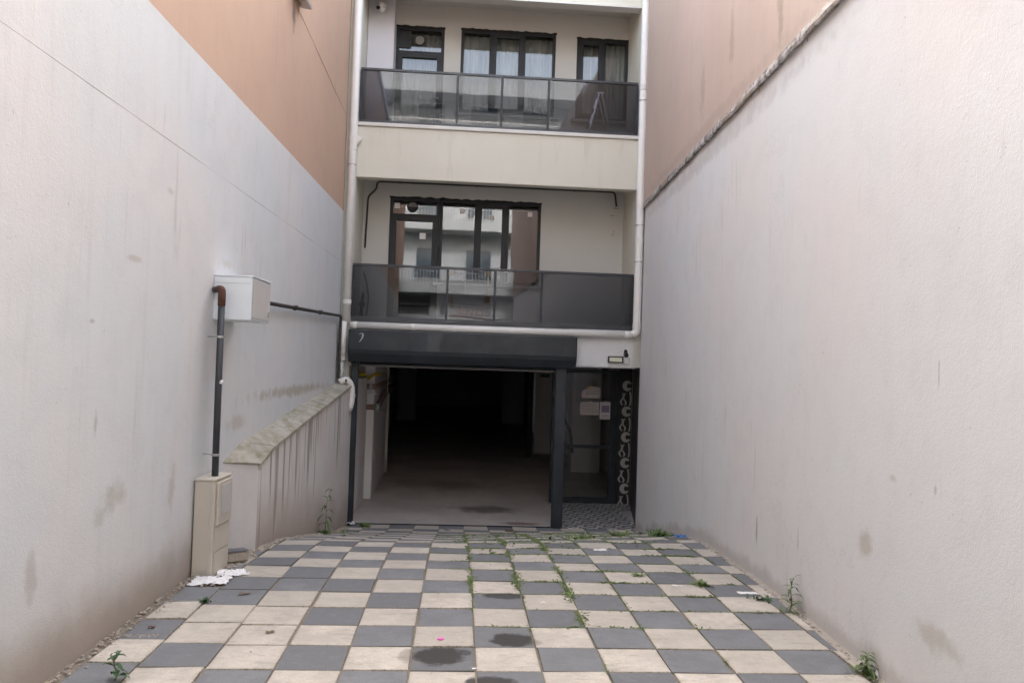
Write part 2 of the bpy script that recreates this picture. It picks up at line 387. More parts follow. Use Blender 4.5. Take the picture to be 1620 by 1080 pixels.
def sheet(name, fn, nu, nv, mat, parent=None, uvfn=None, smooth=True, flip=False, attr=None):
    vs, fs = grid(fn, nu, nv)
    if flip: fs = [f[::-1] for f in fs]
    me = bpy.data.meshes.new(name); me.from_pydata([tuple(v) for v in vs], [], fs); me.materials.append(mat)
    if uvfn:
        l = me.uv_layers.new(name='uv')
        for lp in me.loops: l.data[lp.index].uv = uvfn(me.vertices[lp.vertex_index].co)
    if attr:
        a = me.attributes.new(attr[0], 'FLOAT', 'POINT')
        for i, v in enumerate(me.vertices): a.data[i].value = attr[1](v.co)
    if smooth:
        for p in me.polygons: p.use_smooth = True
    o = bpy.data.objects.new(name, me); COL.objects.link(o)
    if parent: o.parent = parent
    return o
def clone(o, parent=None):
    c = o.copy(); COL.objects.link(c)
    if parent: c.parent = parent
    return c

# ------------------------------------------------------------------ setting: ground
def gnd(x, y):
    return gxy(x, y)
sheet('ground', lambda a, b: (lambda x, y: (x, y, -.45 if y > 13.42 + .03 * x else gnd(x, y) - .075))(-60 + 120 * a, -60 + 140 * b) , 120, 140, m_blacktop)['kind'] = 'structure'
ys = [-.6 + .2 * i for i in range(71)]
sheet('gravel_bed', lambda a, b: (lambda v, u: tuple(G(u, v, -.010 + .006 * noise.noise(Vector((u * 9, v * 9, 0))))))(.2 + 13.2 * b, -2.95 + 6.3 * a), 50, 120, simple('sandy_joint_bed', (.20, .17, .135), .95, var=.4, scale=20, bump=.5, bscale=80))['kind'] = 'structure'

pav = bpy.data.objects.new('paving', None); COL.objects.link(pav); pav['kind'] = 'structure'
P0, PT = .163, .405; V0, VT = 4.907, .408
over = {(-4, 1): 1, (-4, 3): 1, (-4, 4): 0, (-5, 2): 1, (-5, 3): 0}
offs = {-6: .09, -5: .03}
def tile_mesh(x0, x1, y0, y1, cut=None):
    bm = bmesh.new()
    pts = [(x0, y0), (x1, y0), (x1, y1), (x0, y1)] if cut is None else cut
    top = [bm.verts.new((x, y, 0)) for x, y in pts]; f = bm.faces.new(top)
    if f.normal.z < 0: f.normal_flip()
    r = bmesh.ops.extrude_face_region(bm, geom=[f])
    for v in r['geom']:
        if isinstance(v, bmesh.types.BMVert): v.co.z = -.06
    bmesh.ops.recalc_face_normals(bm, faces=bm.faces)
    te = [e for e in bm.edges if all(abs(v.co.z) < 1e-6 for v in e.verts)]
    bmesh.ops.bevel(bm, geom=te, offset=.005, segments=2, affect='EDGES', profile=.6)
    me = bpy.data.meshes.new('paving_tile'); bm.to_mesh(me); bm.free(); return me
shared = {}
for c_, mt in ((1, m_tl), (0, m_td)):
    for var in range(4):
        g = .0035 + .0017 * var; me = tile_mesh(-PT / 2 + g, PT / 2 - g, -VT / 2 + g, VT / 2 - g); me.materials.append(mt); shared[c_, var] = me
def clip(poly, nx, ny, d):
    """keep nx*x+ny*y<=d"""
    out = []
    for (a, b) in zip(poly, poly[1:] + poly[:1]):
        fa = nx * a[0] + ny * a[1] - d; fb = nx * b[0] + ny * b[1] - d
        if fa <= 0: out.append(a)
        if fa * fb < 0:
            t = fa / (fa - fb); out.append((a[0] + (b[0] - a[0]) * t, a[1] + (b[1] - a[1]) * t))
    return out
near = MB()
for c in range(-7, 8):
    for k in range(-11, 22):
        u0 = P0 + PT * c; v0 = V0 + VT * k + offs.get(c, 0)
        uc, vc = u0 + PT / 2, v0 + VT / 2
        light = (c + k) % 2 == 0
        if (c, k) in over: light = bool(over[c, k])
        # outline in paving frame, clipped by walls and facade
        poly = [(u0, v0), (u0 + PT, v0), (u0 + PT, v0 + VT), (u0, v0 + VT)]
        full = len(poly)
        # right wall: x = 2.44+.0175 y ; u ~ x+.03 y
        poly = clip(poly, 1, -.0475, 2.385)
        if poly: poly = clip(poly, -1, .03, 2.33 + .0 )
        if vc > 7.6 and poly: poly = clip(poly, -1, .045, 2.30 + .015)
        if poly: poly = clip(poly, 0, 1, 13.46)
        if c <= -6 and 4 <= k <= 4: continue
        if len(poly) < 3: continue
        area = abs(sum(a[0] * b[1] - b[0] * a[1] for a, b in zip(poly, poly[1:] + poly[:1]))) / 2
        if area < .012: continue
        if k < -1:
            top = [tuple(G(uc + (p[0] - uc) * .985, vc + (p[1] - vc) * .985)) for p in poly]; n = len(top)
            near.add(top, [tuple(range(n))]); continue
        cut = area < PT * VT * .995
        if cut:
            loc = [((p[0] - uc) * .985, (p[1] - vc) * .985) for p in poly]
            me = tile_mesh(0, 0, 0, 0, loc); me.materials.append(m_tl if light else m_td)
        else: me = shared[1 if light else 0, rnd.randrange(4)]
        o = bpy.data.objects.new('paving_tile', me); COL.objects.link(o); o.parent = pav
        e = .1; du = (gz(uc + e, vc) - gz(uc - e, vc)) / (2 * e); dv = (gz(uc, v0 + VT) - gz(uc, v0)) / VT
        du += rnd.uniform(-.012, .012) + (.012 if c < -4 and rnd.random() < .5 else 0); dv += rnd.uniform(-.010, .010)
        X = (Vector((CA, SA, 0)) + Vector((0, 0, du))).normalized(); Yv = Vector((-SA, CA, 0)) + Vector((0, 0, dv))
        Z = X.cross(Yv).normalized(); Yv = Z.cross(X)
        zc = (gz(uc, v0) + gz(uc, v0 + VT)) / 2 if not cut else gz(uc, vc)
        rot = Matrix((X, Yv, Z)).transposed().to_4x4() @ Matrix.Rotation(rnd.gauss(0, .006), 4, 'Z')
        g = G(uc, vc); o.matrix_world = Matrix.Translation((g.x + rnd.gauss(0, .0032), g.y + rnd.gauss(0, .0032), zc + rnd.uniform(-.002, .003))) @ rot
near.build('paving_tile', m_tl, pav)['kind'] = 'stuff'

def rock(mb, c, r, n=1):
    """small uneven stone"""
    ph = rnd.random() * 6; sx, sy, sz = r * rnd.uniform(.7, 1.3), r * rnd.uniform(.7, 1.3), r * rnd.uniform(.4, .8)
    vs = [(0, 0, sz)] + [(sx * cos(ph + a * pi / 3 * 1.0) * rnd.uniform(.7, 1.1), sy * sin(ph + a * pi / 3) * rnd.uniform(.7, 1.1), sz * rnd.uniform(-.1, .5)) for a in range(6)] + [(0, 0, -sz * .5)]
    mb.add([(c[0] + x, c[1] + y, c[2] + z) for x, y, z in vs], [(0, 1 + i, 1 + (i + 1) % 6) for i in range(6)] + [(7, 1 + (i + 1) % 6, 1 + i) for i in range(6)])
# rubble strips along both wall feet
rub = MB()
for i in range(700):
    y = rnd.uniform(3.5, 7.4); x = XL + abs(rnd.gauss(0, .05)) + .01; rock(rub, (x, y, gxy(x, y, .003)), rnd.choice((.004, .006, .009, .014)) * rnd.uniform(.7, 1.2))
for i in range(700):
    y = rnd.uniform(7.6, 13.1); x = -2.235 + .013 * (y - 8.2) + abs(rnd.gauss(0, .055)); rock(rub, (x, y, gxy(x, y, .004)), rnd.choice((.008, .012, .02, .028)) * rnd.uniform(.7, 1.2))
for i in range(520):
    y = rnd.uniform(3.5, 13.3); x = XR(y) - abs(rnd.gauss(0, .035)) - .01; rock(rub, (x, y, gxy(x, y, .003)), rnd.choice((.005, .008, .012)) * rnd.uniform(.7, 1.3))
for i in range(260):
    u, v = rnd.uniform(-2.28, -1.9), rnd.uniform(6.62, 7.9); g = G(u, v, .002); rock(rub, g, rnd.choice((.008, .014, .022)))
for i in range(320):
    u, v = rnd.uniform(-2.3, 2.7), rnd.uniform(4.6, 13.4); g = G(u, v, .002); rock(rub, g, rnd.choice((.003, .004, .007)))
for i in range(90):  # crumbs in the loose joint by the second column
    v = rnd.uniform(5.44, 5.5) if rnd.random() < .5 else rnd.uniform(5.0, 6.7); u = rnd.uniform(-2.25, -1.88) if v < 5.51 and v > 5.43 else -1.86 + rnd.gauss(0, .012)
    rock(rub, G(u, v, -.002), rnd.choice((.006, .009)))
for i in range(1500):
    c_, k_ = rnd.randrange(-6, 8), rnd.randrange(-1, 14)
    if rnd.random() < .5: u, v = P0 + PT * c_ + rnd.gauss(0, .006), V0 + VT * rnd.uniform(-1, 12)
    else: u, v = rnd.uniform(-2.2, 2.6), V0 + VT * k_ + rnd.gauss(0, .006)
    rock(rub, G(u, v, -.003), rnd.choice((.003, .004, .006)))
rub.build('loose_gravel', m_gravel)['kind'] = 'stuff'
# mortar fillet at the wall feet: uneven strip
def fillet(name, xf, side, y0, y1):
    def fn(a, b):
        y = y0 + (y1 - y0) * a; w = .055 + .03 * noise.noise(Vector((y * 3.1, side, 0))); x = xf(y) + side * (-.01 + (w + .01) * b)
        return (x, y, gxy(x, y) + .016 * (1 - b) ** 1.5 + .006 * noise.noise(Vector((y * 7, b * 3, side))) - .004)
    sheet(name, fn, 150, 4, simple('mortar_fillet', (.36, .32, .27), .95, var=.3, scale=12, bump=.5), flip=side > 0)['kind'] = 'structure'
fillet('mortar_edge', lambda y: XR(y), -1, .8, 13.4)

# ------------------------------------------------------------------ neighbour buildings
def wall_sheet(name, xf, y0, y1, z0f, z1, side, mat, parent, amp=.004, off=0, step=.16):
    ny = int((y1 - y0) / step); 
    nz = int((z1 - z0f(y0)) / step) + 1
    def fn(a, b):
        y = y0 + (y1 - y0) * a; z = z0f(y) + (z1 - z0f(y)) * b
        d = amp * (noise.noise(Vector((y * .9, z * .9, side))) + .5 * noise.noise(Vector((y * 2.7, z * 2.7, side))))
        return (xf(y) + side * (off + d), y, z)
    return sheet(name, fn, ny, nz, mat, parent, uvfn=lambda co: (co.y, co.z - gxy(co.x, co.y)), flip=side > 0)
lb = thing('neighbour_building', 'left neighbouring building, white rendered lower wall under orange upper wall', 'building', Matrix.Translation((0, 0, 0)))
wall_sheet('lower_wall', lambda y: XL, -6, 13.40, lambda y: gxy(XL, y) - .12, 4.42, 1, m_left, lb, .002)
wall_sheet('middle_wall', lambda y: XL - .007, -6, 13.40, lambda y: 4.415, 5.275, 1, m_left, lb, .002)
wall_sheet('upper_wall', lambda y: XL - .012, -6, 13.40, lambda y: 5.27, 9.6, 1, m_or_l, lb, .004)
MB().tube([(XL - .002 + .001 * noise.noise(Vector((q, 0, 0))), -6 + .3 * q, 4.417 + .003 * noise.noise(Vector((q * .7, 3, 0)))) for q in range(65)], .0032, 6).build('seam_lip', m_left, lb)
MB().tube([(XL - .010, 9.3, 7.35), (XL - .010, 9.5, 7.12), (XL - .010, 11, 7.02), (XL - .010, 13.38, 6.86)], .003, 5).build('render_ridge', m_or_l, lb)
B(-9, XL - .03, -6, 13.40, -.5, 9.62).build('wall_core', m_slab, lb)
B(-9, XL + .05, -6.05, 13.40, 9.62, 9.75).build('roof_edge', m_coping, lb)
rb_ = thing('neighbour_building', 'right neighbouring building, white rendered wall with dirty ledge below salmon upper wall', 'building')
wall_sheet('lower_wall', XR, -6, 13.56, lambda y: gxy(XR(y), y) - .12, 5.60, -1, m_right, rb_, .003)
wall_sheet('upper_wall', lambda y: XR(y) - .035, -6, 13.56, lambda y: 5.60, 9.6, -1, m_or_r, rb_, .005)
def ledge():
    mb = MB(); N_ = 150; sec = []
    for i in range(N_ + 1):
        y = -6 + 19.55 * i / N_; x = XR(y); w = .040 + .016 * noise.noise(Vector((y * 4, 0, 3))); z = 5.56 + .012 * noise.noise(Vector((y * 2, 5, 3)))
        t = .032 + .02 * noise.noise(Vector((y * 6, 9, 0)))
        sec.append([(x + .02, y, z), (x - w, y, z - .004 - t * .5), (x - w - .006, y, z + .012), (x - .035, y, z + .07), (x + .02, y, z + .07)])
    vs = [p for s in sec for p in s]
    fs = [(i * 5 + j, i * 5 + (j + 1) % 5, (i + 1) * 5 + (j + 1) % 5, (i + 1) * 5 + j) for i in range(N_) for j in range(5)]
    fs += [(0, 1, 2, 3, 4), tuple(N_ * 5 + j for j in range(5))]
    mb.add(vs, fs)
    for i in range(60):    # hanging crumbs and drips
        y = rnd.uniform(5, 13.3); x = XR(y) - rnd.uniform(.0, .05); l = rnd.uniform(.008, .035) * (2 if rnd.random() < .1 else 1)
        mb.tube([(x, y, 5.56), (x + .004, y + rnd.uniform(-.02, .02), 5.55 - l)], .006, 5, r1=.001)
    return mb
ledge().build('drip_ledge', m_drip, rb_)
MB().add([(XR(-6) + .02, -6, -.5), (9, -6, -.5), (9, 13.56, -.5), (XR(13.56) + .02, 13.56, -.5), (XR(-6) + .02, -6, 9.62), (9, -6, 9.62), (9, 13.56, 9.62), (XR(13.56) + .02, 13.56, 9.62)],
         [(0, 3, 2, 1), (4, 5, 6, 7), (0, 1, 5, 4), (1, 2, 6, 5), (2, 3, 7, 6), (3, 0, 4, 7)]).build('wall_core', m_slab, rb_)
# small vent hood on the orange wall at the top of the frame
vh = thing('vent_hood', 'small grey metal hood on the orange wall above a dark stain', 'vent', Matrix.Translation((XL, 9.7, 7.15)))
MB().prism([(0, 0), (.13, -.02), (.13, .04), (0, .16)], 'y', -.2, .2).build('hood', m_galv, vh, bevel=.004)
B(0, .02, -.24, .24, .16, .2).build('mounting_flange', m_galv, vh)

# ------------------------------------------------------------------ apartment building
ab = thing('apartment_building', 'cream apartment building across the end of the alley with two glazed balconies', 'building', FAC)
def part(mb, name, mat, bevel=0, parent=None, **k): return mb.build(name, mat, parent or ab, bevel=bevel, **k)
def holes(x0, x1, z0, z1, y0, y1, hs):
    mb = MB(); xs = sorted({x0, x1, *[h[0] for h in hs], *[h[1] for h in hs]})
    for a, b in zip(xs, xs[1:]):
        zs = [(h[2], h[3]) for h in hs if h[0] <= a + 1e-6 and h[1] >= b - 1e-6]; z = z0
        for p, q in sorted(zs):
            if p > z: mb.box(a, b, y0, y1, z, p)
            z = q
        if z < z1: mb.box(a, b, y0, y1, z, z1)
    return mb
FL = .065
# piers either side
part(B(-3.6, -2.25, 0, 4.6, -.4, 11), 'wall_pier', m_cream, .006)
part(B(2.545, 3.8, 0, 4.6, 2.81, 11), 'wall_pier', m_cream, .006)
# beams (balcony parapets) and their ledges
part(B(-2.25, 2.545, 0, .20, 5.87, 6.735), 'balcony_beam', m_cream, .006)
part(B(-2.27, 2.56, -.035, .22, 6.738, 6.80), 'beam_ledge', m_coping, .008)
part(B(-2.25, 2.545, 0, .22, 9.06, 10.0), 'balcony_beam', m_cream, .006)
part(B(-2.27, 2.56, -.035, .22, 10.003, 10.07), 'beam_ledge', m_coping, .008)
part(B(-2.25, 2.545, -.02, .20, 9.03, 9.057), 'beam_drip_edge', m_coping)
part(B(-3.6, 3.8, .0, .2, 10.9, 11), 'upper_wall', m_cream)
part(B(-3.6, 3.8, .2, 14, 10.8, 11), 'roof', m_slab)
part(B(-2.25, 2.545, .2, 1.1, 9.35, 9.6), 'balcony_ceiling', m_inner)
part(B(-2.25, 2.545, .205, 1.1, 6.3, 6.6), 'balcony_floor', m_inner)
part(B(-2.25, 2.545, .205, 1.1, 3.15, 3.42), 'balcony_floor', m_inner)
part(B(1.46, 2.70, .0, .22, 2.81, 3.44), 'entrance_lintel', m_white_lintel, .006)
part(B(-2.25, 1.457, .03, .22, 2.80, 3.44), 'garage_lintel', m_white_lintel)
part(B(1.46, 2.62, .0, .10, 2.795, 2.808), 'lintel_edge_strip', m_galv)
# recessed balcony walls
U = [(-1.77, -.885, 6.66, 8.93), (-.58, 1.18, 7.38, 8.945), (1.575, 2.545, 7.375, 8.90)]
L = [(-1.77, -.86, 3.46, 5.775), (-.86, 1.005, 4.24, 5.775)]
part(holes(-2.25, 2.545, 6.6, 9.35, 1.1, 1.3, U), 'balcony_wall', m_inner)
part(holes(-2.25, 2.545, 3.42, 6.3, 1.1, 1.3, L), 'balcony_wall', m_inner)
part(B(-2.245, -1.775, .74, 1.095, 6.605, 9.345), 'balcony_column', m_pier, .006)
# rooms behind
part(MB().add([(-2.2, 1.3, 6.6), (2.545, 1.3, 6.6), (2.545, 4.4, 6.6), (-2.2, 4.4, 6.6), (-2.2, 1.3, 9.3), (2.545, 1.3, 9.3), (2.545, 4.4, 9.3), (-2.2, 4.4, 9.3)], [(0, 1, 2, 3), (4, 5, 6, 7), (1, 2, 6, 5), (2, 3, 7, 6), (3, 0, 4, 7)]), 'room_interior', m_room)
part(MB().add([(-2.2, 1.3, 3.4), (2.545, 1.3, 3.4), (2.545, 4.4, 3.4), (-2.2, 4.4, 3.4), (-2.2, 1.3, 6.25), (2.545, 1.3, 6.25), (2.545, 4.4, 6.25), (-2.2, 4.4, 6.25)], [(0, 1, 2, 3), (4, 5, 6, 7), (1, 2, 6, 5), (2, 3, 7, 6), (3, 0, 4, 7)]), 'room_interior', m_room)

def frame_ring(mb, x0, x1, z0, z1, w, y0, y1):
    mb.box(x0, x0 + w, y0, y1, z0, z1); mb.box(x1 - w, x1, y0, y1, z0, z1)
    mb.box(x0 + w, x1 - w, y0 + .0005, y1, z0, z0 + w); mb.box(x0 + w, x1 - w, y0 + .0005, y1, z1 - w, z1)
def sealant(x0, x1, z, parent, y=1.085):
    """ragged dark foam bead above a frame"""
    n = 60; mb = MB()
    for i in range(n):
        a, b = x0 + (x1 - x0) * i / n, x0 + (x1 - x0) * (i + 1) / n
        h = .022 + .02 * noise.noise(Vector((a * 9, z, 0))) + rnd.uniform(-.003, .003)
        mb.box(a, b, y + rnd.uniform(0, .004), 1.12, z - .012, z + max(.006, h))
    return mb.build('foam_sealant', m_foam, parent)
def window(name, x0, x1, z0, z1, lights, sill=True, y=1.10, label=None):
    """lights: (xa, xb, za, zb, has_sash)"""
    mb = MB(); w = .055; frame_ring(mb, x0 + .002, x1 - .002, z0 + .002, z1 - .002, w, y, y + .08)
    for (a, b, c, d, s) in lights:      # bars between lights
        if a > x0 + .01: mb.box(a - .03, a + .03, y + .001, y + .078, max(c - .03, z0 + w), min(d + .03, z1 - w))
        if c > z0 + .01: mb.box(max(a - .03, x0 + w), min(b + .03, x1 - w), y + .002, y + .077, c - .03, c + .03)
    fr = mb.build(name, m_frame, ab, bevel=.003)
    if label: fr['label'] = label
    for (a, b, c, d, s) in lights:
        A0 = a + (w if a <= x0 + .01 else .03); B0 = b - (w if b >= x1 - .01 else .03); C0 = c + (w if c <= z0 + .01 else .03); D0 = d - (w if d >= z1 - .01 else .03)
        if s:
            sm = MB(); frame_ring(sm, A0 - .012, B0 + .012, C0 - .012, D0 + .012, .082, y - .018, y + .05); sm.build('sash', m_frame, fr, bevel=.004)
            A0 += .068; B0 -= .068; C0 += .068; D0 -= .068
        MB().add([(A0 - .01, y + .03, C0 - .01), (B0 + .01, y + .03, C0 - .01), (B0 + .01, y + .03, D0 + .01), (A0 - .01, y + .03, D0 + .01)], [(0, 1, 2, 3)]).build('pane', m_glass, fr)
    sealant(x0 - .01, x1 + .01, z1, fr)
    if sill: B(x0 - .08, x1 + .08, 1.02, 1.099, z0 - .05, z0 - .003).build('sill', simple('sill_concrete', (.33, .32, .31), .8), fr, bevel=.004)
    return fr
def vent_ring(x, z, parent, half=False):
    mb = MB(); n = 20
    mb.tube([(x + .095 * cos(i * 2 * pi / n), 1.115, z + .095 * sin(i * 2 * pi / n)) for i in range(n + 1)], .012, 6, cap=False).build('vent_ring', m_frame, parent)
    mb = MB(); mb.add([(x + .088 * cos(i * 2 * pi / n), 1.12, z + .088 * sin(i * 2 * pi / n)) for i in range(n)], [tuple(range(n))]).build('vent_disc', simple('grey_vent_plastic', (.20, .195, .18), .5), parent)
    if half: MB().add([(x + .085 * cos(pi + i * pi / 10), 1.117, z + .085 * sin(pi + i * pi / 10)) for i in range(11)], [tuple(range(11))]).build('vent_flap', m_frame, parent)
wu1 = window('balcony_door', -1.77, -.885, 6.66, 8.93, [(-1.77, -.885, 6.66, 8.46, True), (-1.77, -.885, 8.46, 8.93, False)], False)
vent_ring(-1.34, 8.70, wu1)
B(-1.74, -1.50, 1.105, 1.125, 8.54, 8.86).build('vent_panel', m_frame, wu1)
MB().tube([(-.97, 1.06, 7.62), (-.97, 1.03, 7.62), (-1.08, 1.03, 7.62)], .012, 6).build('handle', m_steel, wu1)
window('triple_window', -.58, 1.18, 7.38, 8.945, [(-.58, -.02, 7.38, 8.945, False), (-.02, .59, 7.38, 8.945, True), (.59, 1.18, 7.38, 8.945, False)])
window('double_window', 1.575, 2.545, 7.375, 8.90, [(1.575, 2.09, 7.375, 8.90, True), (2.09, 2.545, 7.375, 8.90, False)])
wl1 = window('balcony_door', -1.77, -.862, 3.46, 5.775, [(-1.77, -.862, 3.46, 5.455, True), (-1.77, -.862, 5.455, 5.775, False)], False)
vent_ring(-1.36, 5.62, wl1, True)
MB().tube([(-.95, 1.06, 4.45), (-.95, 1.03, 4.45), (-1.06, 1.03, 4.45)], .012, 6).build('handle', m_steel, wl1)
wl2 = window('triple_window', -.858, 1.005, 4.24, 5.775, [(-.858, -.19, 4.24, 5.775, False), (-.19, .385, 4.24, 5.775, True), (.385, 1.005, 4.24, 5.775, False)])
for (x, z, s, par) in ((-1.64, 5.63, .10, wl1), (-1.16, 5.09, .11, wl1), (-.45, 5.585, .09, wl2), (.10, 5.48, .08, wl2), (.80, 5.575, .085, wl2)):
    B(x - s / 2, x + s / 2, 1.121, 1.1235, z - s / 2, z + s / 2).build('sticker', m_paper, par)
# curtains behind the upper windows
def curtain_sheet(x0, x1, z0, z1, y=1.36):
    sheet('curtain', lambda a, b: (x0 + (x1 - x0) * a, y + .022 * sin(a * (x1 - x0) * 58 + 2 * noise.noise(Vector((a * 4, b, 0)))) + .01 * noise.noise(Vector((a * 20, b * 2, 1))), z0 + (z1 - z0) * b), 90, 6, m_curt, ab)
for a, b, c, d in ((-1.72, -.93, 6.7, 8.9), (-.56, 1.16, 7.2, 8.93), (1.58, 2.53, 7.2, 8.9)): curtain_sheet(a, b, c, d)
def railing(z0, z1, xl, xr, posts, chan, label):
    top = B(xl, xr, -.005, .05, z1 - .042, z1).build('balcony_railing', m_rail, ab, bevel=.006); top['label'] = label
    B(xl, xr, .0, .055, z0 + .001, z0 + chan).build('bottom_channel', m_rail, top, bevel=.004)
    xs = [xl + .02] + posts + [xr - .02]
    for a, b in zip(xs, xs[1:]):
        B(a + .006, b - .006, .012, .02, z0 + chan * .6, z1 - .02).build('glass_panel', m_smoke, top)
    for p in xs: B(p - .02, p + .02, -.026, .010, z0 + chan, z1 - .043).build('post', m_post, top, bevel=.003)
railing(6.803, 7.735, -2.235, 2.515, [-.60, .16, .965], .05, 'upper smoked glass balcony railing')
railing(3.443, 4.415, -2.25, 2.535, [-.655, .15, .95], .085, 'lower smoked glass balcony railing')
# patched marks on the lower balcony wall
for (x, z, w, h) in ((2.33, 5.62, .09, .012), (2.36, 5.30, .010, .09), (2.34, 5.255, .05, .010), (2.15, 4.02, .05, .02), (2.17, 3.93, .09, .012)):
    B(x - w / 2, x + w / 2, 1.093, 1.0995, z - h / 2, z + h / 2).build('plaster_patch', simple('grey_filler', (.30, .28, .26), .9), ab)

# ---- garage interior
tag(sheet('garage_floor', lambda a, b: (lambda u, v: tuple(FAC @ Vector((u, v, FL + .004 * noise.noise(Vector((u, v, 0)))))))(-5.2 + 9.0 * a, 0 + 36.2 * b), 30, 60, m_gfloor), kind='structure')
part(B(-5.2, 3.8, .22, 36.3, 2.95, 3.1), 'garage_ceiling', m_gwall)
part(B(-5.2, 3.8, 36, 36.3, -.4, 2.949), 'garage_back_wall', m_gdark)
part(MB().prism([(-2.25, .22), (-2.25, 6.6), (-4.4, 37), (-4.8, 37), (-2.6, .22)], 'z', -.2, 2.95), 'garage_side_wall', m_gwall)
part(MB().prism([(2.69, .0), (3.10, 2.42), (3.5, 2.42), (3.5, 36), (3.8, 36), (3.8, 0)], 'z', -.2, 2.81), 'entrance_side_wall', m_marble)
part(B(3.49, 3.499, 2.6, 36, 0, 2.95), 'garage_side_wall', m_gwall)
for (x0, x1, y0, y1) in ((-3.2, -2.36, 23.2, 23.9), (1.95, 3.48, 11.0, 11.7), (2.55, 3.3, 7.0, 7.6), (1.6, 2.6, 22.8, 23.4)):
    part(B(x0, x1, y0, y1, -.1, 2.949), 'garage_column', m_gwall if y0 < 20 else m_gdark, .01)
part(B(-2.249, -2.20, .3, 2.38, -.1, 2.45), 'garage_side_ledge', m_gwall, .01)
part(MB().prism([(-2.32, 2.40), (-2.06, 2.40), (-2.15, 6.6), (-2.4, 6.6)], 'z', -.1, 2.949), 'garage_column', m_gwall, .01)
part(B(-2.30, 2.7, 6, 6.4, 2.75, 2.949), 'ceiling_joist', m_gwall)
part(B(1.66, 1.80, 10.0, 10.12, FL, 2.9), 'door_jamb', m_frame)
part(B(1.82, 1.85, 10.0, 10.12, .8, 2.9), 'door_jamb', m_steel)
sg = B(2.10, 2.38, 10.98, 10.995, 2.42, 2.50).build('exit_sign', simple('green_sign', (.02, .22, .14), .5), ab)
# ---- entrance: glass door, ornament strip, patterned floor tiles
gd = MB(); y = 2.40
frame_ring(gd, 1.47, 2.822, FL, 2.75, .075, y, y + .06); gd.box(2.655, 2.747, y - .002, y + .058, FL, 2.74)
gdo = gd.build('entrance_door', m_post, ab, bevel=.004)
B(1.55, 2.655, y + .01, y + .05, 1.16, 1.235).build('mid_rail', m_post, gdo)
B(1.55, 2.655, y + .01, y + .05, FL + .076, FL + .12).build('bottom_rail', m_post, gdo)
for a, b in ((FL + .12, 1.16), (1.235, 2.675)):
    MB().add([(1.545, y + .03, a), (2.655, y + .03, a), (2.655, y + .03, b), (1.545, y + .03, b)], [(0, 1, 2, 3)]).build('pane', m_dglass, gdo)
orn = part(B(2.825, 3.085, y - .01, y + .06, FL, 2.81), 'ornament_panel', m_black)
def ornament(z, parent):
    mb = MB(); n = 22; yy = y - .0125
    def flat(pts): mb.prism(pts, 'y', yy, yy + .003)
    cx = 2.965
    # crescent with curled ends
    out = [(cx + .02 + .10 * cos(a), z + .105 * sin(a)) for a in [R(50) + R(260) * i / n for i in range(n + 1)]]
    inn = [(cx + .05 + .040 * cos(a), z + .050 * sin(a)) for a in [R(310) - R(260) * i / n for i in range(n + 1)]]
    for i in range(n): flat([out[i], out[i + 1], inn[n - i - 1], inn[n - i]])
    for sy in (1, -1):
        mb2 = [(cx + .075 + .026 * cos(a), z + sy * (.058 + .026 * sin(a))) for a in [2 * pi * i / 10 for i in range(10)]]; flat(mb2 if sy > 0 else mb2[::-1])
    mb.build('crescent_ornament', m_orn, parent)['kind'] = 'stuff'; mb = MB()
    # squiggle between
    for ph, xo in ((0, -.075), (2.6, -.03)):
        P = [(cx + xo + .03 * sin(t * 6.5 + ph), z - .15 - .24 * t) for t in [i / 14 for i in range(15)]]
        for a, b in zip(P, P[1:]): flat([(a[0] - .017, a[1]), (a[0] + .017, a[1]), (b[0] + .017, b[1]), (b[0] - .017, b[1])])
    P = [(cx + .075 + .02 * sin(t * 3), z - .12 - .28 * t) for t in [i / 8 for i in range(9)]]
    for a, b in zip(P, P[1:]): flat([(a[0] - .014, a[1]), (a[0] + .016, a[1]), (b[0] + .016, b[1]), (b[0] - .014, b[1])])
    mb.build('vine_ornament', m_orn, parent)['kind'] = 'stuff'
for i in range(5): ornament(2.44 - .515 * i, orn)
part(B(3.086, 3.098, y - .03, y - .01, 1.9, 2.8), 'corner_trim', m_steel)
part(MB().box(2.93, 2.945, 1.42, 1.44, 2.10, 2.33).box(2.915, 2.93, 1.30, 1.32, 1.62, 2.02), 'corner_trim', m_paper)
pf = bpy.data.objects.new('entrance_floor', None); COL.objects.link(pf); pf.matrix_world = FAC; pf['kind'] = 'structure'
B(1.42, 3.3, -.02, 2.6, FL - .08, FL - .012).build('floor_bed', m_gravel, pf)
tm = MB().box(-.163, .163, -.163, .163, -.02, 0).build('patterned_tile', m_patt, pf, bevel=.002)
k = 0
for i in range(5):
    for j in range(8):
        if 1.60 + .33 * i + .165 > 2.72 + .17 * (.15 + .33 * j): 
            if i == 4 and j < 5: continue
        o = tm if k == 0 else clone(tm, pf); k += 1
        o.location = (1.60 + .33 * i, .15 + .33 * j, FL + .004 + rnd.uniform(-.0005, .0005))
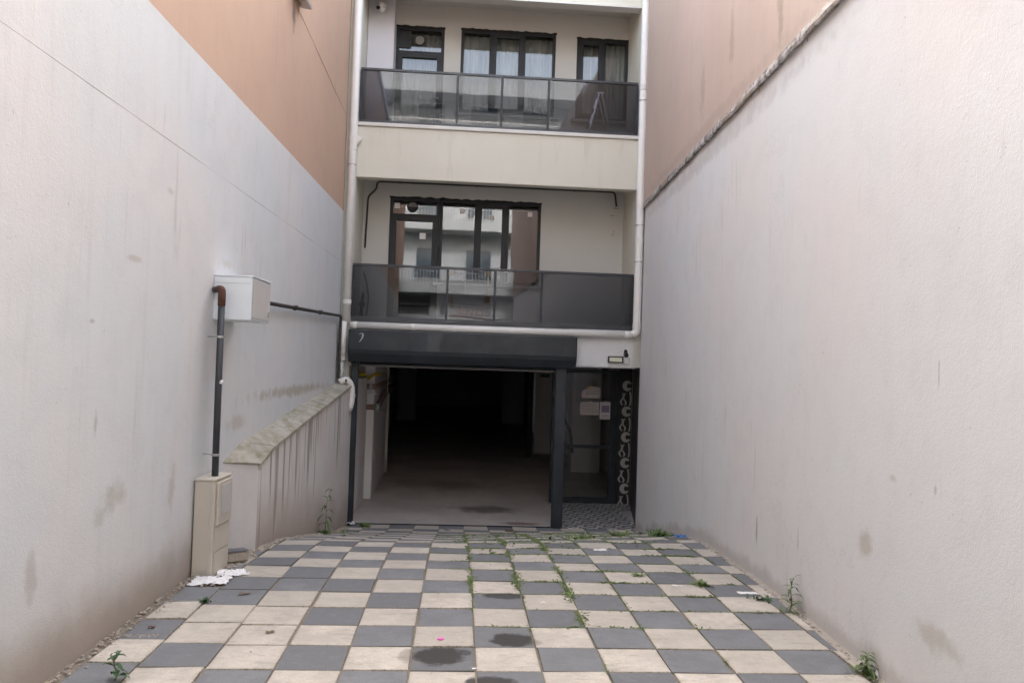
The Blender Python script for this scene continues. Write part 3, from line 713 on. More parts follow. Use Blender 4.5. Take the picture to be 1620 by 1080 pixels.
for (nm, x0, x1, z0, z1, mt) in (('paper_notice', 2.055, 2.44, 2.165, 2.39, m_paper2), ('paper_notice', 2.04, 2.425, 1.83, 2.09, m_paper2), ('paper_notice', 2.44, 2.665, 1.75, 2.105, m_paper)):
    t_ = {2.39: 'torn handwritten paper taped highest on the entrance door glass', 2.09: 'lower left handwritten paper with straight edges on the entrance door', 2.105: 'printed notice with a purplish picture taped at the right edge of the door glass'}[z1]
    th = thing(nm, t_, 'notice', FAC @ Matrix.Translation((x0, y - .001, z0)), 'papers taped to the entrance door')
    w, h = x1 - x0, z1 - z0
    if z1 == 2.39: pts = [(0, .03), (.03, .0), (w - .02, .0), (w, h * .5), (w - .01, h), (w * .35, h), (w * .25, h * .8), (.02, h * .6)]
    else: pts = [(0, 0), (w, .005), (w - .004, h), (.004, h - .003)]
    MB().prism(pts, 'y', .006, .008).build('sheet', mt, th)
    if z1 == 2.105:
        mb = MB(); mb.box(.035, w - .03, .003, .0055, h * .40, h * .80); mb.build('picture', m_ink2, th)
        mb = MB(); [mb.box(.04, w - .04, .003, .0055, q, q + .006) for q in (.04, .065, .09, h * .9)]; mb.build('writing', m_ink2, th)['kind'] = 'stuff'
    else:
        mb = MB()
        for q in range(5 if z1 == 2.09 else 4):
            zz = h * .82 - q * h * .15; xx = .03 + (.06 if z1 == 2.39 else 0)
            while xx < w - .06:
                l = rnd.uniform(.02, .05); mb.box(xx, min(xx + l, w - .035), .003, .0055, zz, zz + .008); xx += l + .012
        mb.build('writing', m_ink, th)['kind'] = 'stuff'
    B(w * .45, w * .6, .001, .003, h - .02, h + .02).build('tape', m_brass if z1 == 2.39 else m_paper2, th)

# ------------------------------------------------------------------ roller shutter
rs = thing('roller_shutter', 'anthracite roller shutter raised above the open garage with housing box and guide posts', 'shutter', FAC)
MB().prism([(-.32, 2.965), (-.32, 3.285), (.0, 3.285), (.0, 2.76), (-.235, 2.76), (-.305, 2.90)], 'x', -2.225, 1.53).build('housing_box', m_anth, rs, bevel=.008, seg=2)
MB().prism([(-.322, 2.955), (-.322, 3.29), (.0, 3.29), (.0, 2.755), (-.24, 2.755), (-.31, 2.895)], 'x', -2.235, -2.226).build('end_plate', m_post, rs, bevel=.003)
MB().prism([(-.322, 2.955), (-.322, 3.29), (.0, 3.29), (.0, 2.755), (-.24, 2.755), (-.31, 2.895)], 'x', 1.531, 1.54).build('end_plate', m_post, rs, bevel=.003)
for a, b, z in ((-2.19, -2.085, 2.76), (1.225, 1.415, 2.80)):
    B(a, b, -.07, .0, FL - .03, z).build('guide_post', m_post, rs, bevel=.006)
    B(a + .02, b - .02, -.078, -.071, FL, z - .05).build('post_rib', m_anth, rs, bevel=.002)
for q in range(3): MB().prism([(.03, 2.72 + .045 * q), (.02, 2.742 + .045 * q), (.03, 2.763 + .045 * q), (.045, 2.763 + .045 * q), (.045, 2.72 + .045 * q)], 'x', -2.08, 1.22).build('slat', m_anth, rs)
B(-2.08, 1.22, .015, .05, 2.685, 2.718).build('bottom_bar', simple('dull_bar_metal', (.16, .15, .14), .6), rs, bevel=.004)
B(-2.06, 1.22, -.03, .01, FL - .02, FL + .014).build('threshold_track', m_post, rs)
for x in (-1.5, -.75, 0, .75, 1.35): MB().tube([(x, -.323, 3.10), (x, -.326, 3.10)], .012, 8).build('rivet', m_rail, rs)
mb = MB(); pts = [(-2.06, 3.21), (-2.02, 3.235), (-1.995, 3.21), (-2.01, 3.15), (-2.05, 3.09)]
for (a, b), w in zip(zip(pts, pts[1:]), (.008, .014, .014, .010)): mb.prism([(a[0] - w, a[1]), (a[0] + w, a[1]), (b[0] + w * .8, b[1]), (b[0] - w * .8, b[1])], 'y', -.3225, -.3205)
mb.build('paint_smear', simple('grey_paint_smear', (.42, .44, .46), .7), rs)

# ------------------------------------------------------------------ pipes
def pipe(parent, name, pts, r, mat, bend=.0, n=14): return MB().tube(pts, r, n, bend).build(name, mat, parent, smooth=True)
def band(parent, c, d, r, l, mat, name='pipe_collar'):
    c = Vector(c); d = Vector(d).normalized(); return MB().tube([c - d * l / 2, c + d * l / 2], r, 14).build(name, mat, parent)
dp = thing('drain_pipe', 'white downpipe at left corner of the cream building beside the orange wall', 'pipe', FAC)
pipe(dp, 'pipe', [(-2.315, -.075, 3.40), (-2.315, -.075, 6.3), (-2.305, -.075, 12.5)], .068, m_pvc)
for z in (3.75, 6.33, 6.52): band(dp, (-2.314, -.075, z), (0, 0, 1), .075, .07, m_pvc)
for z in (6.05, 9.2): band(dp, (-2.314, -.075, z), (0, 0, 1), .074, .02, m_galv, 'pipe_clamp')
MB().tube([(-2.30, -.08, 6.40), (-2.20, -.06, 6.52)], .05, 10).build('branch_socket', m_pvc, dp)
hp = thing('drain_pipe', 'white horizontal pipe running below the lower balcony railing above the shutter box', 'pipe', FAC)
pipe(hp, 'pipe', [(-2.24, -.075, 3.363), (2.50, -.075, 3.363)], .062, m_pvc)
for x in (-2.16, -1.2, -.5, 2.42): band(hp, (x, -.075, 3.363), (1, 0, 0), .068, .06, m_pvc)
dr = thing('drain_pipe', 'white downpipe at right corner of the cream building beside the salmon wall', 'pipe', FAC)
pipe(dr, 'pipe', [(2.59, -.075, 12.5), (2.59, -.075, 3.42), (2.51, -.075, 3.363)], .066, m_pvc, .09)
for z in (3.52, 5.00, 7.62): band(dr, (2.59, -.075, z), (0, 0, 1), .072, .08, m_pvc)
for z in (4.62, 5.25, 7.4): band(dr, (2.59, -.075, z), (0, 0, 1), .073, .02, m_galv, 'pipe_clamp')
wp = thing('waste_pipe', 'short white waste pipes and elbow beside the left shutter guide post', 'pipe', FAC)
pipe(wp, 'pipe', [(-2.335, -.22, 3.42), (-2.335, -.22, 2.80)], .055, m_pvc); pipe(wp, 'pipe', [(-2.345, -.22, 2.80), (-2.345, -.22, 2.42)], .045, m_pvc2)
for z in (2.98, 2.80, 2.62): band(wp, (-2.337, -.22, z), (0, 0, 1), .062, .05, m_pvc2)
pipe(wp, 'elbow', [(-2.36, -.30, 2.42), (-2.24, -.26, 2.47), (-2.165, -.20, 2.36), (-2.160, -.2, 2.10), (-2.20, -.2, 1.95)], .055, m_pvc, .12)
band(wp, (-2.162, -.2, 2.2), (0, 0, 1), .062, .05, m_pvc)
MB().box(-2.248, -2.20, -.16, -.01, 2.7, 3.27).build('rubble_fill', m_gravel, wp)
gp = thing('gas_pipe', 'thin brown gas pipe along the white wall from the meter box to the corner', 'pipe')
pipe(gp, 'pipe', [(XL + .2, 7.75, 3.37), (XL + .06, 7.85, 3.37), (XL + .06, 8.6, 3.385), (XL + .06, 13.12, 3.50), (XL + .06, 13.14, 2.46), (XL + .20, 13.14, 2.45)], .023, m_brown, .05, 10)
for y_, z in ((9.95, 3.418), (11.45, 3.456)):
    band(gp, (XL + .06, y_, z), (0, 1, .02), .032, .025, m_brown, 'pipe_clamp'); pipe(gp, 'clamp_rod', [(XL, y_, z), (XL + .1, y_, z + .03)], .007, m_brown, n=6)
band(gp, (XL + .17, 13.14, 2.45), (1, 0, 0), .032, .05, m_rust, 'end_cap')
gb = thing('gas_meter_box', 'white sheet metal meter box mounted on the left white wall above the conduit', 'meter box', Matrix.Translation((XL, 7.17, 3.13)))
B(.0, .335, 0, .60, 0, .385).build('box_body', m_box, gb, bevel=.005)
B(.337, .343, .015, .585, .02, .365).build('door_panel', m_boxside, gb, bevel=.003)
B(-.0, .35, -.006, .61, .386, .398).build('lid', m_box, gb, bevel=.003)
B(.344, .352, .50, .54, .06, .10).build('latch', m_steel, gb, bevel=.002)
B(.01, .325, -.004, -.001, .325, .329).build('fold_line', m_boxside, gb)
ec = thing('conduit_pipe', 'dark vertical conduit with rusty elbow rising from the beige cabinet to the meter box', 'pipe')
pipe(ec, 'pipe', [(-2.292, 7.02, 1.62), (-2.292, 7.0, 3.30)], .029, m_conduit)
pipe(ec, 'elbow', [(-2.292, 7.0, 3.24), (-2.292, 7.0, 3.385), (-2.345, 7.07, 3.39)], .033, m_rust, .06)
pipe(ec, 'pipe', [(-2.33, 7.05, 3.39), (XL + .0, 7.16, 3.39)], .027, m_conduit)
for z in (2.97, 1.95):
    band(ec, (-2.292, 7.01, z), (0, 0, 1), .036, .02, m_galv, 'pipe_clamp'); pipe(ec, 'clamp_rod', [(-2.32, 7.02, z), (XL, 7.06, z)], .006, m_galv, n=6)
MB().tube([(-2.265, 6.985, 2.57), (-2.252, 6.975, 2.59)], .014, 6).build('paint_blob', m_paper, ec)
cb = thing('electric_cabinet', 'beige fibreglass electric cabinet standing at the foot of the left white wall', 'cabinet', Matrix.Translation((XL + .012, 6.86, gxy(XL, 6.7))) @ Matrix.Rotation(R(-1), 4, 'Z'))
B(0, .175, .0, .40, -.04, .80).build('cabinet_body', m_beige, cb, bevel=.012, seg=2)
B(-.002, .182, -.006, .406, .801, .825).build('cabinet_lid', m_beige, cb, bevel=.008)
B(.176, .20, .03, .37, .42, .79).build('cabinet_door', m_beige, cb, bevel=.008, seg=2)
B(.201, .208, .09, .30, .50, .76).build('door_window', m_boxside, cb, bevel=.004)
B(.176, .184, .02, .38, .20, .41).build('lower_panel', m_beige, cb, bevel=.004)
B(.176, .182, .02, .38, .0, .193).build('lower_panel', m_beige, cb, bevel=.004)
B(.12, .17, -.008, -.001, .24, .25).build('latch', m_boxside, cb)
B(.135, .140, -.004, -.0005, -.02, .79).build('seam', m_boxside, cb)

# ------------------------------------------------------------------ retaining wall
rw = thing('retaining_wall', 'low streaked retaining wall with mossy coping running along the left wall to the shutter', 'wall')
TO = [(8.17, 1.725), (8.62, 1.84), (10.2, 2.03), (13.42, 2.39)]
TI = [(7.55, 1.80), (8.1, 1.93), (13.42, 2.43)]
def fx(y): return -2.235 + .0125 * (y - 8.17)
def outer(a, b):
    y = 8.17 + 5.20 * a; z1 = lin(y, TO); z0 = gxy(fx(y), y) - .1; z = z0 + (z1 - z0) * b
    return (fx(y) + .006 * noise.noise(Vector((y * 2, z * 2, 8))), y, z)
sheet('wall_face', outer, 50, 14, m_ret, rw, uvfn=lambda co: (co.y, co.z - gxy(co.x, co.y)), attr=('fromtop', lambda co: lin(co.y, TO) - co.z), flip=True)
def endf(a, b):
    x = XL - .01 + (fx(8.17) - XL + .01) * a; y = 7.60 + .57 * a; z0 = gxy(x, y) - .1; z1 = 1.80 - .075 * a; return (x, y, z0 + (z1 - z0) * b)
sheet('end_face', endf, 8, 20, m_endface, rw, uvfn=lambda co: (co.x, co.z - gxy(co.x, co.y)))
cuts = [0, .10, .42, .70, 1]
for a0, a1 in zip(cuts, cuts[1:]):
    mb = MB(); n = 14; rows = []
    for i in range(n + 1):
        t = a0 + (a1 - a0) * i / n; g_ = .0015
        if i == 0: t += g_
        if i == n: t -= g_
        yo = 8.15 + 5.24 * t; yi = 7.57 + 5.82 * t; zo = lin(yo, TO) + .004 * noise.noise(Vector((yo * 5, 1, 1))); zi = lin(yi, TI)
        xo = fx(yo) + .022 + .006 * noise.noise(Vector((yo * 6, 2, 2)))
        rows += [(XL - .01, yi, zi), ((XL + xo) / 2, (yi + yo) / 2, (zi + zo) / 2 + .01), (xo, yo, zo + .006), (xo, yo, zo - .03), (xo - .04, yo, zo - .031)]
    fs = [(i * 5 + j, i * 5 + j + 1, (i + 1) * 5 + j + 1, (i + 1) * 5 + j) for i in range(n) for j in range(4)]
    fs += [(0, 1, 2, 3, 4), tuple(n * 5 + j for j in range(5))]
    mb.add(rows, fs).build('coping_slab', m_mossy, rw, smooth=False)

# broken block by the cabinet
bk = thing('broken_paver', 'broken charcoal topped paving block lying against the retaining wall end', 'paving block')
bl = Matrix.Translation((-2.29, 7.42, gxy(-2.3, 7.4) + .005)) @ Matrix.Rotation(R(32), 4, 'Z') @ Matrix.Rotation(R(-8), 4, 'X')
o1 = MB().prism([(-.11, -.12), (.17, -.10), (.19, .12), (-.05, .16)], 'z', 0, .085).build('block', m_gravel, bk, bevel=.012); o1.matrix_world = bl
o1 = MB().prism([(-.115, -.125), (.175, -.10), (.19, .12), (-.05, .16)], 'z', .087, .102).build('top_layer', m_td, bk, bevel=.003); o1.matrix_world = bl

# ------------------------------------------------------------------ wall-mounted items
fl = thing('floodlight', 'black framed LED floodlight on the white lintel above the entrance', 'floodlight', FAC @ Matrix.Translation((2.25, -.001, 2.94)))
B(-.135, .125, -.07, -.03, -.055, .055).build('lamp_housing', m_frame, fl, bevel=.006)
B(-.112, .102, -.073, -.071, -.036, .036).build('lens', m_led, fl)
MB().box(-.02, .02, -.03, 0, -.02, .02).build('bracket', m_frame, fl)
B(.135, .235, -.07, .0, -.07, .045).build('junction_box', m_boxside, fl, bevel=.005)
se = thing('motion_sensor', 'small black motion sensor above the grey box on the white lintel', 'sensor', FAC @ Matrix.Translation((2.425, -.001, 3.03)))
MB().tube([(0, -.02, -.045), (0, -.045, .0)], .022, 10).build('sensor_neck', m_frame, se)
MB().tube([(.0, -.02, .01), (0, -.095, -.01)], .038, 12).build('sensor_head', m_frame, se)
MB().tube([(0, -.0, .03), (0, -.03, .07)], .03, 10).build('sensor_mount', m_frame, se)
cc = thing('security_camera', 'small white security camera at the top of the bluish column', 'camera', FAC @ Matrix.Translation((-1.99, .60, 9.02)))
mb = MB()
for i in range(7):
    a = i / 6 * pi / 2; 
mb.tube([(0, 0, .10), (0, 0, .02), (0, 0, 0)], .085, 14); mb.tube([(0, 0, 0), (0, 0, -.035), (0, 0, -.06)], .075, 14, r1=.03)
mb.build('camera_body', m_pvc, cc, smooth=True)
MB().tube([(-.05, -.06, -.01), (-.075, -.085, -.03)], .03, 10).build('lens_cover', m_frame, cc)
bp = thing('gas_pipe', 'thin black pipe along the top of the lower balcony wall bending down at both ends', 'pipe', FAC)
pipe(bp, 'pipe', [(-2.19, 1.05, 4.82), (-2.165, 1.05, 5.76), (-2.02, 1.05, 5.90), (-2.01, 1.05, 6.04), (.3, 1.05, 6.045), (2.36, 1.05, 6.045), (2.40, 1.05, 5.76)], .017, m_brown, .06, 8)
for x in (-1.6, -.2, 1.6): band(bp, (x, 1.055, 6.043), (1, 0, 0), .026, .02, m_brown, 'pipe_clamp')
band(bp, (2.40, 1.06, 5.76), (0, 0, 1), .05, .03, m_inner, 'wall_rosette')

# ------------------------------------------------------------------ things on the balconies
def wire_rack():
    t = thing('drying_rack', 'folding white wire drying rack behind the upper smoked glass railing', 'drying rack', FAC @ Matrix.Translation((-.38, .55, 6.61)))
    mb = MB()
    for s in (-1, 1):
        mb.tube([(-.52, s * .18, .50), (.52, s * .18, .49)], .008, 6)
        mb.tube([(s * .52, -.18, .50), (s * .52, .18, .50)], .008, 6)
    mb.build('top_frame', m_pvc, t)
    mb = MB()
    for i in range(9): mb.tube([(-.42 + .105 * i, -.18, .5), (-.42 + .105 * i, .18, .5)], .003, 5)
    mb.build('wires', m_steel, t)
    for s in (-1, 1): MB().tube([(s * .45, -.18, .5), (-s * .45, .2, 0)], .008, 6).build('leg', m_pvc, t)
    return t
wire_rack()
sl_ = thing('step_ladder', 'small metal A-shaped step ladder behind the right end of the upper railing', 'ladder', FAC @ Matrix.Translation((1.97, .80, 6.61)))
for s, nm in ((-1, 'front_leg'), (1, 'rear_leg')):
    for yy in (-.14, .14): MB().tube([(s * .29, yy * 1.2, 0), (s * .02, yy, 1.13)], .016, 6).build(nm, m_steel, sl_)
for q in (.30, .58, .86): B(-.29 * (1 - q / 1.13) - .07, -.29 * (1 - q / 1.13) + .03, -.15, .15, q - .01, q + .01).build('tread', m_steel, sl_)
B(-.06, .06, -.15, .15, 1.13, 1.155).build('top_cap', m_steel, sl_)
mb = MB(); mb.tube([(0, 0, 0), (.045, .01, .25), (.06, .02, .5), (.02, .03, .75), (-.05, .03, .95)], .014, 8)
ho = mb.build('cable', m_brown, frame=FAC @ Matrix.Translation((-2.14, .95, 3.425))); tag(ho, 'curved black cable standing up from the lower balcony floor at its left end', 'cable')
bt = thing('rod_bundle', 'dark upright bundle of rods leaning in the left corner of the lower balcony', 'rod bundle', FAC @ Matrix.Translation((-2.14, .45, 3.425)))
for i in range(5): MB().tube([(rnd.uniform(-.04, .04), rnd.uniform(-.05, .05), 0), (rnd.uniform(-.01, .05), rnd.uniform(-.02, .02) + .04, rnd.uniform(.45, .70))], .012, 6).build('rod', m_foam, bt)
MB().tube([(.0, .0, .30), (.02, .02, .36)], .055, 10).build('wrap', m_foam, bt)
yb = thing('pipe_clamp_bar', 'yellow bar clamp hanging behind the middle of the lower balcony glass', 'bar clamp', FAC @ Matrix.Translation((.035, .30, 4.34)))
MB().tube([(0, 0, .0), (0, 0, -.46)], .012, 6).build('bar', m_brass, yb)
B(-.06, .05, -.02, .02, -.02, .05).build('upper_jaw', m_brass, yb, bevel=.006); B(-.05, .04, -.02, .02, -.50, -.38).build('lower_jaw', m_brass, yb, bevel=.006)
yc = thing('pipe_clamp_bar', 'white bar clamp with yellow jaws behind the lower balcony glass beside the second post', 'bar clamp', FAC @ Matrix.Translation((-.57, .30, 4.35)))
MB().tube([(0, 0, 0), (.42, 0, .0)], .009, 6).build('bar', m_pvc, yc)
B(-.06, .0, -.02, .02, -.04, .04).build('jaw', m_brass, yc, bevel=.006)
MB().tube([(.205, 0, 0), (.215, 0, -.42)], .010, 6).build('white_rod', m_pvc, yc)
B(-.03, .02, -.02, .02, -.56, -.40).build('jaw', m_brass, yc, bevel=.006)
MB().tube([(-.01, 0, -.36), (0.0, 0, -.62)], .012, 6).build('screw', m_brass, yc)

# ------------------------------------------------------------------ garage pipes
def gpipe(label, pts, r, mat, name='service_pipe', extra=()):
    t = thing(name, label, 'pipe', FAC); pipe(t, 'pipe', pts, r, mat, .06, 10)
    for e in extra: band(t, *e)
    return t
gpipe('upper brown pipe crossing the first garage column on the left', [(-2.31, 2.33, 2.27), (-2.05, 2.33, 2.27), (-2.0, 2.6, 2.28), (-2.06, 6.6, 2.34)], .055, simple('brown_pvc', (.26, .17, .15), .5), extra=[((-2.12, 2.33, 2.27), (1, 0, 0), .064, .05, m_pvc2, 'pipe_collar')])
gpipe('lower brown pipe with a pale green coupling on the first garage column', [(-2.31, 2.33, 1.87), (-2.06, 2.33, 1.87), (-2.0, 2.6, 1.87), (-2.02, 4.4, 2.1), (-2.05, 6.6, 2.2)], .055, simple('brown_pvc', (.24, .15, .13), .5), extra=[((-2.03, 2.42, 1.87), (1, .6, 0), .068, .10, simple('pale_green_pvc', (.25, .42, .36), .5), 'coupling')])
gpipe('thin white pipe between the two brown pipes in the garage', [(-2.31, 2.36, 2.13), (-2.03, 2.36, 2.13), (-2.0, 2.7, 2.11)], .017, m_pvc)
gpipe('vertical white pipe along the garage column side', [(-2.07, 5.6, 2.0), (-2.07, 5.6, .15)], .035, m_pvc)
gpipe('yellow gas hose looping over the first garage column', [(-2.20, 1.2, 2.52), (-2.20, 2.1, 2.50), (-2.29, 2.33, 2.42), (-2.20, 2.33, 2.40), (-2.09, 2.33, 2.50), (-1.99, 2.5, 2.52), (-2.0, 3.6, 2.5)], .028, m_yellow, 'gas_hose')
gpipe('thin dangling white cable beside the garage column', [(-1.98, 3.6, 2.9), (-1.92, 3.7, 2.6), (-1.93, 3.8, 2.1), (-1.96, 3.6, 1.68), (-2.07, 3.0, 1.76)], .008, m_pvc, 'hanging_cable')
gpipe('black curved cable seen through the entrance door glass', [(1.55, 2.9, 1.95), (1.75, 3.0, 1.8), (1.95, 3.1, 1.45), (2.02, 3.1, 1.0)], .03, m_brown, 'hanging_cable')

# ------------------------------------------------------------------ building across the street (seen in the glass)
ob = thing('street_building', 'white and grey shop building across the street mirrored in the balcony glass', 'building', Matrix.Translation((0, -11, 0)))
B(-11, 11, -6, -.0, .9, 17).build('wall', m_opp, ob)
for z in (5.9, 9.2, 12.5, 15.2):
    B(-7.5, 7.5, -.0, 1.3, z, z + .45).build('balcony_slab', m_slab, ob, bevel=.02)
    if z < 15:
        mb = MB(); mb.box(-7.5, 7.5, 1.2, 1.26, z + 1.42, z + 1.47)
        for i in range(101): mb.box(-7.5 + .15 * i - .01, -7.5 + .15 * i + .01, 1.215, 1.245, z + .45, z + 1.42)
        mb.build('balcony_railing', m_pvc, ob)
        for i in range(6):
            x = -6.4 + 2.5 * i
            fw = MB(); frame_ring(fw, x - .7, x + .7, z + .75, z + 2.6, .07, .0, .06); w_ = fw.build('window', m_slab, ob)
            B(x - .63, x + .63, .01, .02, z + .82, z + 2.53).build('pane', simple('far_window_glass', (.05, .07, .09), .1), w_)
for x in (-7, -3.6, -.9, 3.2, 7): B(x - .22, x + .22, .0, .35, .9, 5.9).build('shop_pier', m_slab, ob)
for a, b in ((-3.3, -1.2), (-.6, 2.9), (3.5, 6.7), (-6.7, -3.9)): B(a, b, .0, .05, .95, 4.3).build('shop_window', simple('dark_shop_window', (.04, .042, .045), .15), ob)
B(-.45, 2.9, .36, .42, 4.65, 5.65).build('sign_board', m_slab, ob)
def text(s, size, loc, mat, parent, name='lettering', shear=0):
    c = bpy.data.curves.new(name, 'FONT'); c.body = s; c.size = size; c.extrude = .004; c.align_x = 'CENTER'; c.shear = shear
    o = bpy.data.objects.new(name, c); COL.objects.link(o); bpy.context.view_layer.update()
    me = bpy.data.meshes.new_from_object(o); bpy.data.objects.remove(o); me.materials.append(mat)
    q = bpy.data.objects.new(name, me); COL.objects.link(q); q.parent = parent; q.matrix_local = Matrix.Translation(loc) @ Matrix.Rotation(pi, 4, 'Z') @ Matrix.Rotation(pi / 2, 4, 'X'); return q
m_sign = simple('maroon_sign_print', (.16, .05, .05), .6)
text('etavuk', .62, (.9, .43, 4.98), m_sign, ob, shear=.25)
MB().tube([(2.3, .44, 4.86), (1.6, .44, 4.80), (.6, .44, 4.92), (-.3, .44, 4.95)], .028, 6, .3).build('sign_swoosh', m_sign, ob)
MB().tube([(2.0, .44, 5.56), (1.2, .44, 5.48), (.3, .44, 5.50), (-.3, .44, 5.60)], .02, 6, .3).build('sign_swoosh', m_sign, ob)
B(-3.5, -1.1, .36, .42, 4.5, 5.3).build('sign_board', m_opp, ob)
text('Tavuk & Pilav', .24, (-2.3, .43, 4.98), m_frame, ob); text('Döner', .20, (-2.3, .43, 4.72), m_frame, ob)
B(-3.4, -1.2, .05, 1.0, 5.35, 5.45).build('awning', m_frame, ob)

# ------------------------------------------------------------------ weeds
def blade(mb, base, ang, length, width, up, droop):
    """curved pointed leaf of three segments"""
    d = Vector((cos(ang), sin(ang), 0)); s = Vector((-sin(ang), cos(ang), 0)); P = []
    for t, w in ((0, .25), (.3, 1), (.65, .8), (1, .05)):
        c = Vector(base) + d * length * t + Vector((0, 0, up * length * t - droop * length * t * t))
        P += [c - s * width * w / 2 + Vector((0, 0, .15 * width * w)), c, c + s * width * w / 2 + Vector((0, 0, .15 * width * w))]
    mb.add(P, [(3 * i + j, 3 * i + j + 1, 3 * i + j + 4, 3 * i + j + 3) for i in range(3) for j in range(2)])
def weed(label, pos, h, nl, ll, lw, mat, tilt=(0, 0), tuft=0, group=None, name='weed'):
    t = thing(name, label, 'weed', Matrix.Translation(pos), group)
    P = [Vector((tilt[0] * (q ** 1.5), tilt[1] * q ** 1.5, h * q)) + Vector((.012 * sin(q * 7), .01 * cos(q * 5), 0)) for q in [i / 6 for i in range(7)]]
    MB().tube(P, .006, 6, r1=.002).build('stem', m_stem, t)
    mb = MB()
    for i in range(nl):
        q = .15 + .85 * i / max(1, nl - 1); k = min(5, int(q * 6)); b = P[k].lerp(P[k + 1], q * 6 - k) if k < 6 else P[6]
        s_ = 1.15 - .5 * q
        blade(mb, b, i * 2.4 + rnd.uniform(-.4, .4), ll * s_ * rnd.uniform(.8, 1.15), lw * s_, rnd.uniform(.3, .9), rnd.uniform(.5, 1.3))
    mb.build('foliage', mat, t)
    if tuft:
        mb = MB()
        for i in range(tuft):
            a = rnd.random() * 2 * pi; r_ = abs(rnd.gauss(0, .07)); blade(mb, (r_ * cos(a), r_ * sin(a), 0), rnd.random() * 6.3, rnd.uniform(.03, .08), .012, rnd.uniform(.6, 1.6), .6)
        mb.build('tuft', m_leaf2, t)['kind'] = 'stuff'
    return t
weed('tall thin weed growing against the retaining wall beside the shutter post', (-2.11, 11.1, gxy(-2.11, 11.1)), .62, 13, .17, .035, m_leaf, (.06, 0), 130)
weed('slender weed growing at the foot of the right white wall', G(2.655, 6.15), .27, 14, .12, .028, m_leaf, (.02, 0), 22)
weed('broad leaved dark green weed at the bottom left corner of the paving', G(-1.90, 4.72), .17, 11, .085, .042, m_leafd, (.02, 0), 0)
weed('bushy green weed beside white paper at the bottom right wall foot', G(2.62, 4.90), .13, 16, .09, .035, m_leaf, (0, 0), 55)
def clump(label, u, v, n, rad, hgt, mat=None, cat='weed', group=None):
    mb = MB()
    for i in range(n):
        a = rnd.random() * 6.3; r_ = abs(rnd.gauss(0, rad)); b = Vector((r_ * cos(a), r_ * sin(a), 0))
        blade(mb, b, rnd.random() * 6.3, rnd.uniform(.5, 1) * hgt, rnd.uniform(.25, .5) * hgt, rnd.uniform(.3, 1.4), .5)
    t = thing('weed_clump', label, cat, Matrix.Translation(G(u, v, .0)), group)
    mb.build('foliage', mat or m_leaf, t)['kind'] = 'stuff'; return t
clump('small round weed in the joint left of the double charcoal tiles', -1.867, 6.2, 40, .025, .045, m_leafd)
clump('yellow green weed at the left end of the shutter threshold', -1.45, 13.2, 60, .06, .09, m_leaf2)
clump('flat weed near the first tiles below the left post', -1.55, 11.6, 50, .10, .05, m_leaf2)
clump('weed clump by the blue wrapper at the right wall', 2.62, 10.0, 110, .13, .10, m_leaf)
clump('low weed spreading at the right wall behind the slender weed', 2.55, 6.45, 50, .07, .05, m_leafd)
clump('weed clump on the right paving short of the blue wrapper', 2.12, 10.3, 70, .09, .08, m_leaf2)
clump('weed in front of the entrance floor beside the right guide post', 1.55, 9.6, 120, .16, .07, m_leaf2)
clump('bright weed tuft on a charcoal tile joint left of centre right paving', 1.68, 7.2, 30, .04, .05, m_leaf2)
clump('sprig of weed at a tile corner on the right paving', 2.18, 6.9, 45, .04, .07, m_leaf2)
jw = MB()
def jtuft(u, v, s):
    for q in range(3): blade(jw, G(u + rnd.gauss(0, .01), v + rnd.gauss(0, .01), -.003), rnd.random() * 6.3, rnd.uniform(.5, 1.1) * s, rnd.uniform(.3, .6) * s, rnd.uniform(.1, 1.0), .6)
def joint(c=None, k=None, a=0, b=1, dens=60, s=.03, spread=.010):
    """weeds along column joint c between v=a..b, or along row joint k between u=a..b"""
    L_ = b - a; n = int(L_ * dens)
    for i in range(n):
        t = a + rnd.random() * L_
        w = noise.noise(Vector((t * 3.1, (c or 0) * 7.7, (k or 0) * 5.3)))
        if w < -.12: continue
        ss = s * (.7 + 1.0 * max(0, w)) * rnd.uniform(.6, 1.3)
        if c is not None: jtuft(P0 + PT * c + rnd.gauss(0, spread), t, ss)
        else: jtuft(t, V0 + VT * k + rnd.gauss(0, spread), ss)
joint(c=1, a=6.6, b=9.6, dens=190, s=.030, spread=.018); joint(c=2, a=5.6, b=12.8, dens=200, s=.033, spread=.02); joint(c=0, a=6.0, b=11.5, dens=150, s=.03)
joint(c=1, a=5.2, b=6.6, dens=60, s=.018); joint(c=2, a=4.6, b=5.6, dens=60, s=.018); joint(c=3, a=5.6, b=12, dens=80, s=.022); joint(c=4, a=5.0, b=11, dens=55, s=.02)
joint(c=5, a=5.5, b=11, dens=50, s=.022); joint(c=6, a=5.5, b=10.5, dens=50, s=.025); joint(c=-1, a=6, b=9.5, dens=30, s=.015)
for k in range(2, 18): joint(k=k, a=-.24 if k > 3 else .16, b=2.5, dens=210 if k > 4 else 110, s=.026)
joint(k=1, a=.2, b=2.5, dens=40, s=.014)
for i in range(150): jtuft(rnd.uniform(.3, 2.6), rnd.uniform(8, 12.8), .05)
jw.build('joint_weeds', m_moss)['kind'] = 'stuff'

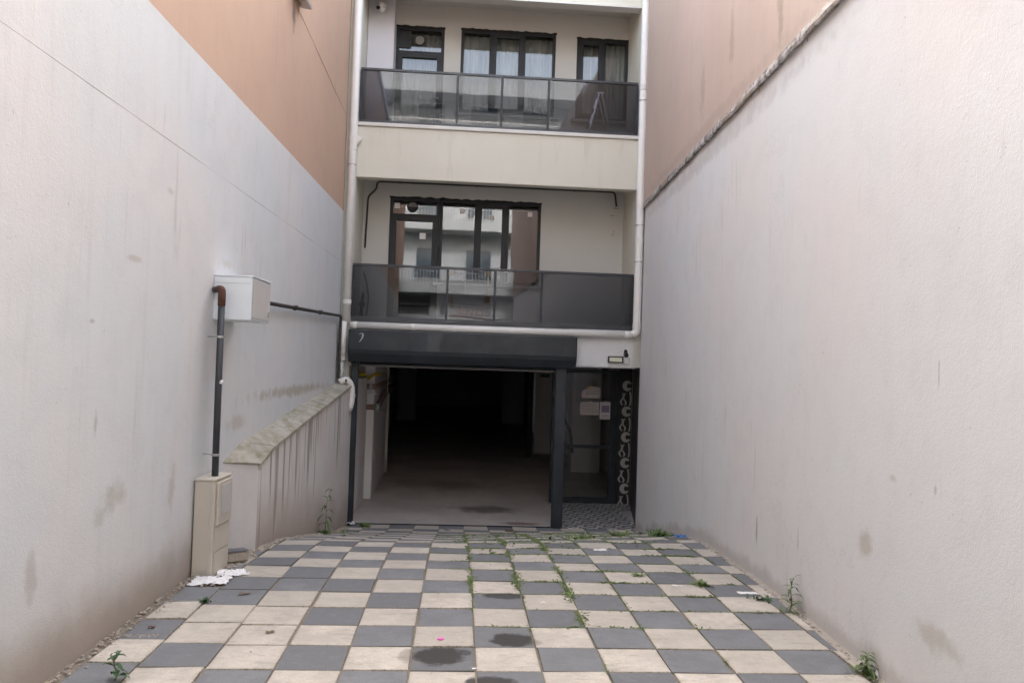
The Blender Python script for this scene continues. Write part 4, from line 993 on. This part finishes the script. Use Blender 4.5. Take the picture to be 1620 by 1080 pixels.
# ------------------------------------------------------------------ litter
def crumple(name, label, cat, pos, w, d, amp, mat, rot=0, seed=1, group=None, h=.004):
    def fn(a, b):
        x, y = (a - .5) * w, (b - .5) * d
        e = 1 + .25 * noise.noise(Vector((a * 3, b * 3, seed)))
        return (x * e, y * e, h + abs(amp * (noise.noise(Vector((x * 14, y * 14, seed))) + .5 * noise.noise(Vector((x * 38, y * 38, seed))))))
    o = sheet(name, fn, 16, 16, mat, smooth=False); o.matrix_world = Matrix.Translation(pos) @ Matrix.Rotation(rot, 4, 'Z')
    return tag(o, label, cat, group)
crumple('paper_sheet', 'flat crumpled white sheet lying in front of the electric cabinet', 'paper', G(-1.99, 6.78), .30, .24, .03, m_plast, .1, 3)
crumple('paper_sheet', 'white crumpled sheet touching the rubble right of the cabinet', 'paper', G(-1.89, 7.05, .002), .24, .2, .035, m_plast, .5, 5)
crumple('crumpled_tissue', 'crumpled white tissue at the foot of the left shutter post', 'tissue', FAC @ Vector((-2.10, -.17, .09)), .13, .12, .07, m_paper, 0, 8)
crumple('paper_scrap', 'white paper scrap on a charcoal tile left of the tile with weeds', 'paper', G(1.565, 8.47, .002), .14, .09, .006, m_paper, .1, 9)
crumple('paper_scrap', 'whitish flat scrap on the cream tile by the slender weed', 'paper', G(2.50, 6.65, .002), .17, .07, .006, m_paper, 0, 10)
crumple('paper_scrap', 'small torn white scrap on a charcoal tile right of centre', 'paper', G(1.95, 6.85, .002), .09, .03, .012, m_paper, -.2, 12)
crumple('foil_wrapper', 'blue foil wrapper crumpled at the foot of the right wall', 'wrapper', G(2.80, 9.75, .0), .15, .12, .06, m_blue, 0, 14)
crumple('dry_leaf', 'orange brown dry leaf in front of the garage threshold', 'leaf', G(.90, 12.85, .004), .15, .12, .05, m_leafdry, .4, 15)
crumple('dry_leaf', 'brown curled leaf on the nearer double charcoal tile', 'leaf', G(-1.62, 6.42, .002), .09, .035, .012, m_leafdry, .5, 16)
crumple('dry_leaf', 'small grey twisted leaf on a cream tile near the left', 'leaf', G(-1.22, 5.55, .002), .06, .03, .012, m_leafdry, .3, 17)
crumple('dry_leaf', 'small reddish leaf on the charcoal tile beside the left wall', 'leaf', G(-2.03, 5.62, .002), .045, .03, .008, m_rust, .1, 18)
crumple('paper_scrap', 'white folded paper standing in the bottom right weed', 'paper', G(2.66, 4.86, .02), .07, .14, .05, m_paper, .5, 19).rotation_euler = (1.1, .3, .5)
cp = MB(); cp.tube([(0, 0, 0), (0, 0, .010)], .022, 14)
co = cp.build('bottle_cap', m_pink, frame=Matrix.Translation(G(-.063, 5.445, .003)), bevel=.002); tag(co, 'bright pink plastic cap on a cream tile near the wet patches', 'cap')
MB().tube([(0, 0, 0), (.10, -.16, .012)], .008, 5).build('twig', m_brown, frame=Matrix.Translation(G(-.15, 12.95, .01)))
tag(bpy.data.objects['twig'], 'short dark twig lying at the middle of the garage threshold', 'twig')

crumple('paper_scrap', 'small yellowish scrap on the rubble beside the cabinet', 'paper', G(-2.0, 7.45, .004), .09, .07, .03, m_leaf2, .3, 21)
crumple('paper_scrap', 'tiny white scrap near the middle of a charcoal tile with weeds', 'paper', G(.72, 6.30, .002), .035, .025, .008, m_paper, .3, 22)
crumple('paper_scrap', 'small white crumb at the near edge of a wet charcoal tile', 'paper', G(.155, 4.93, .002), .025, .025, .01, m_paper, .3, 23)
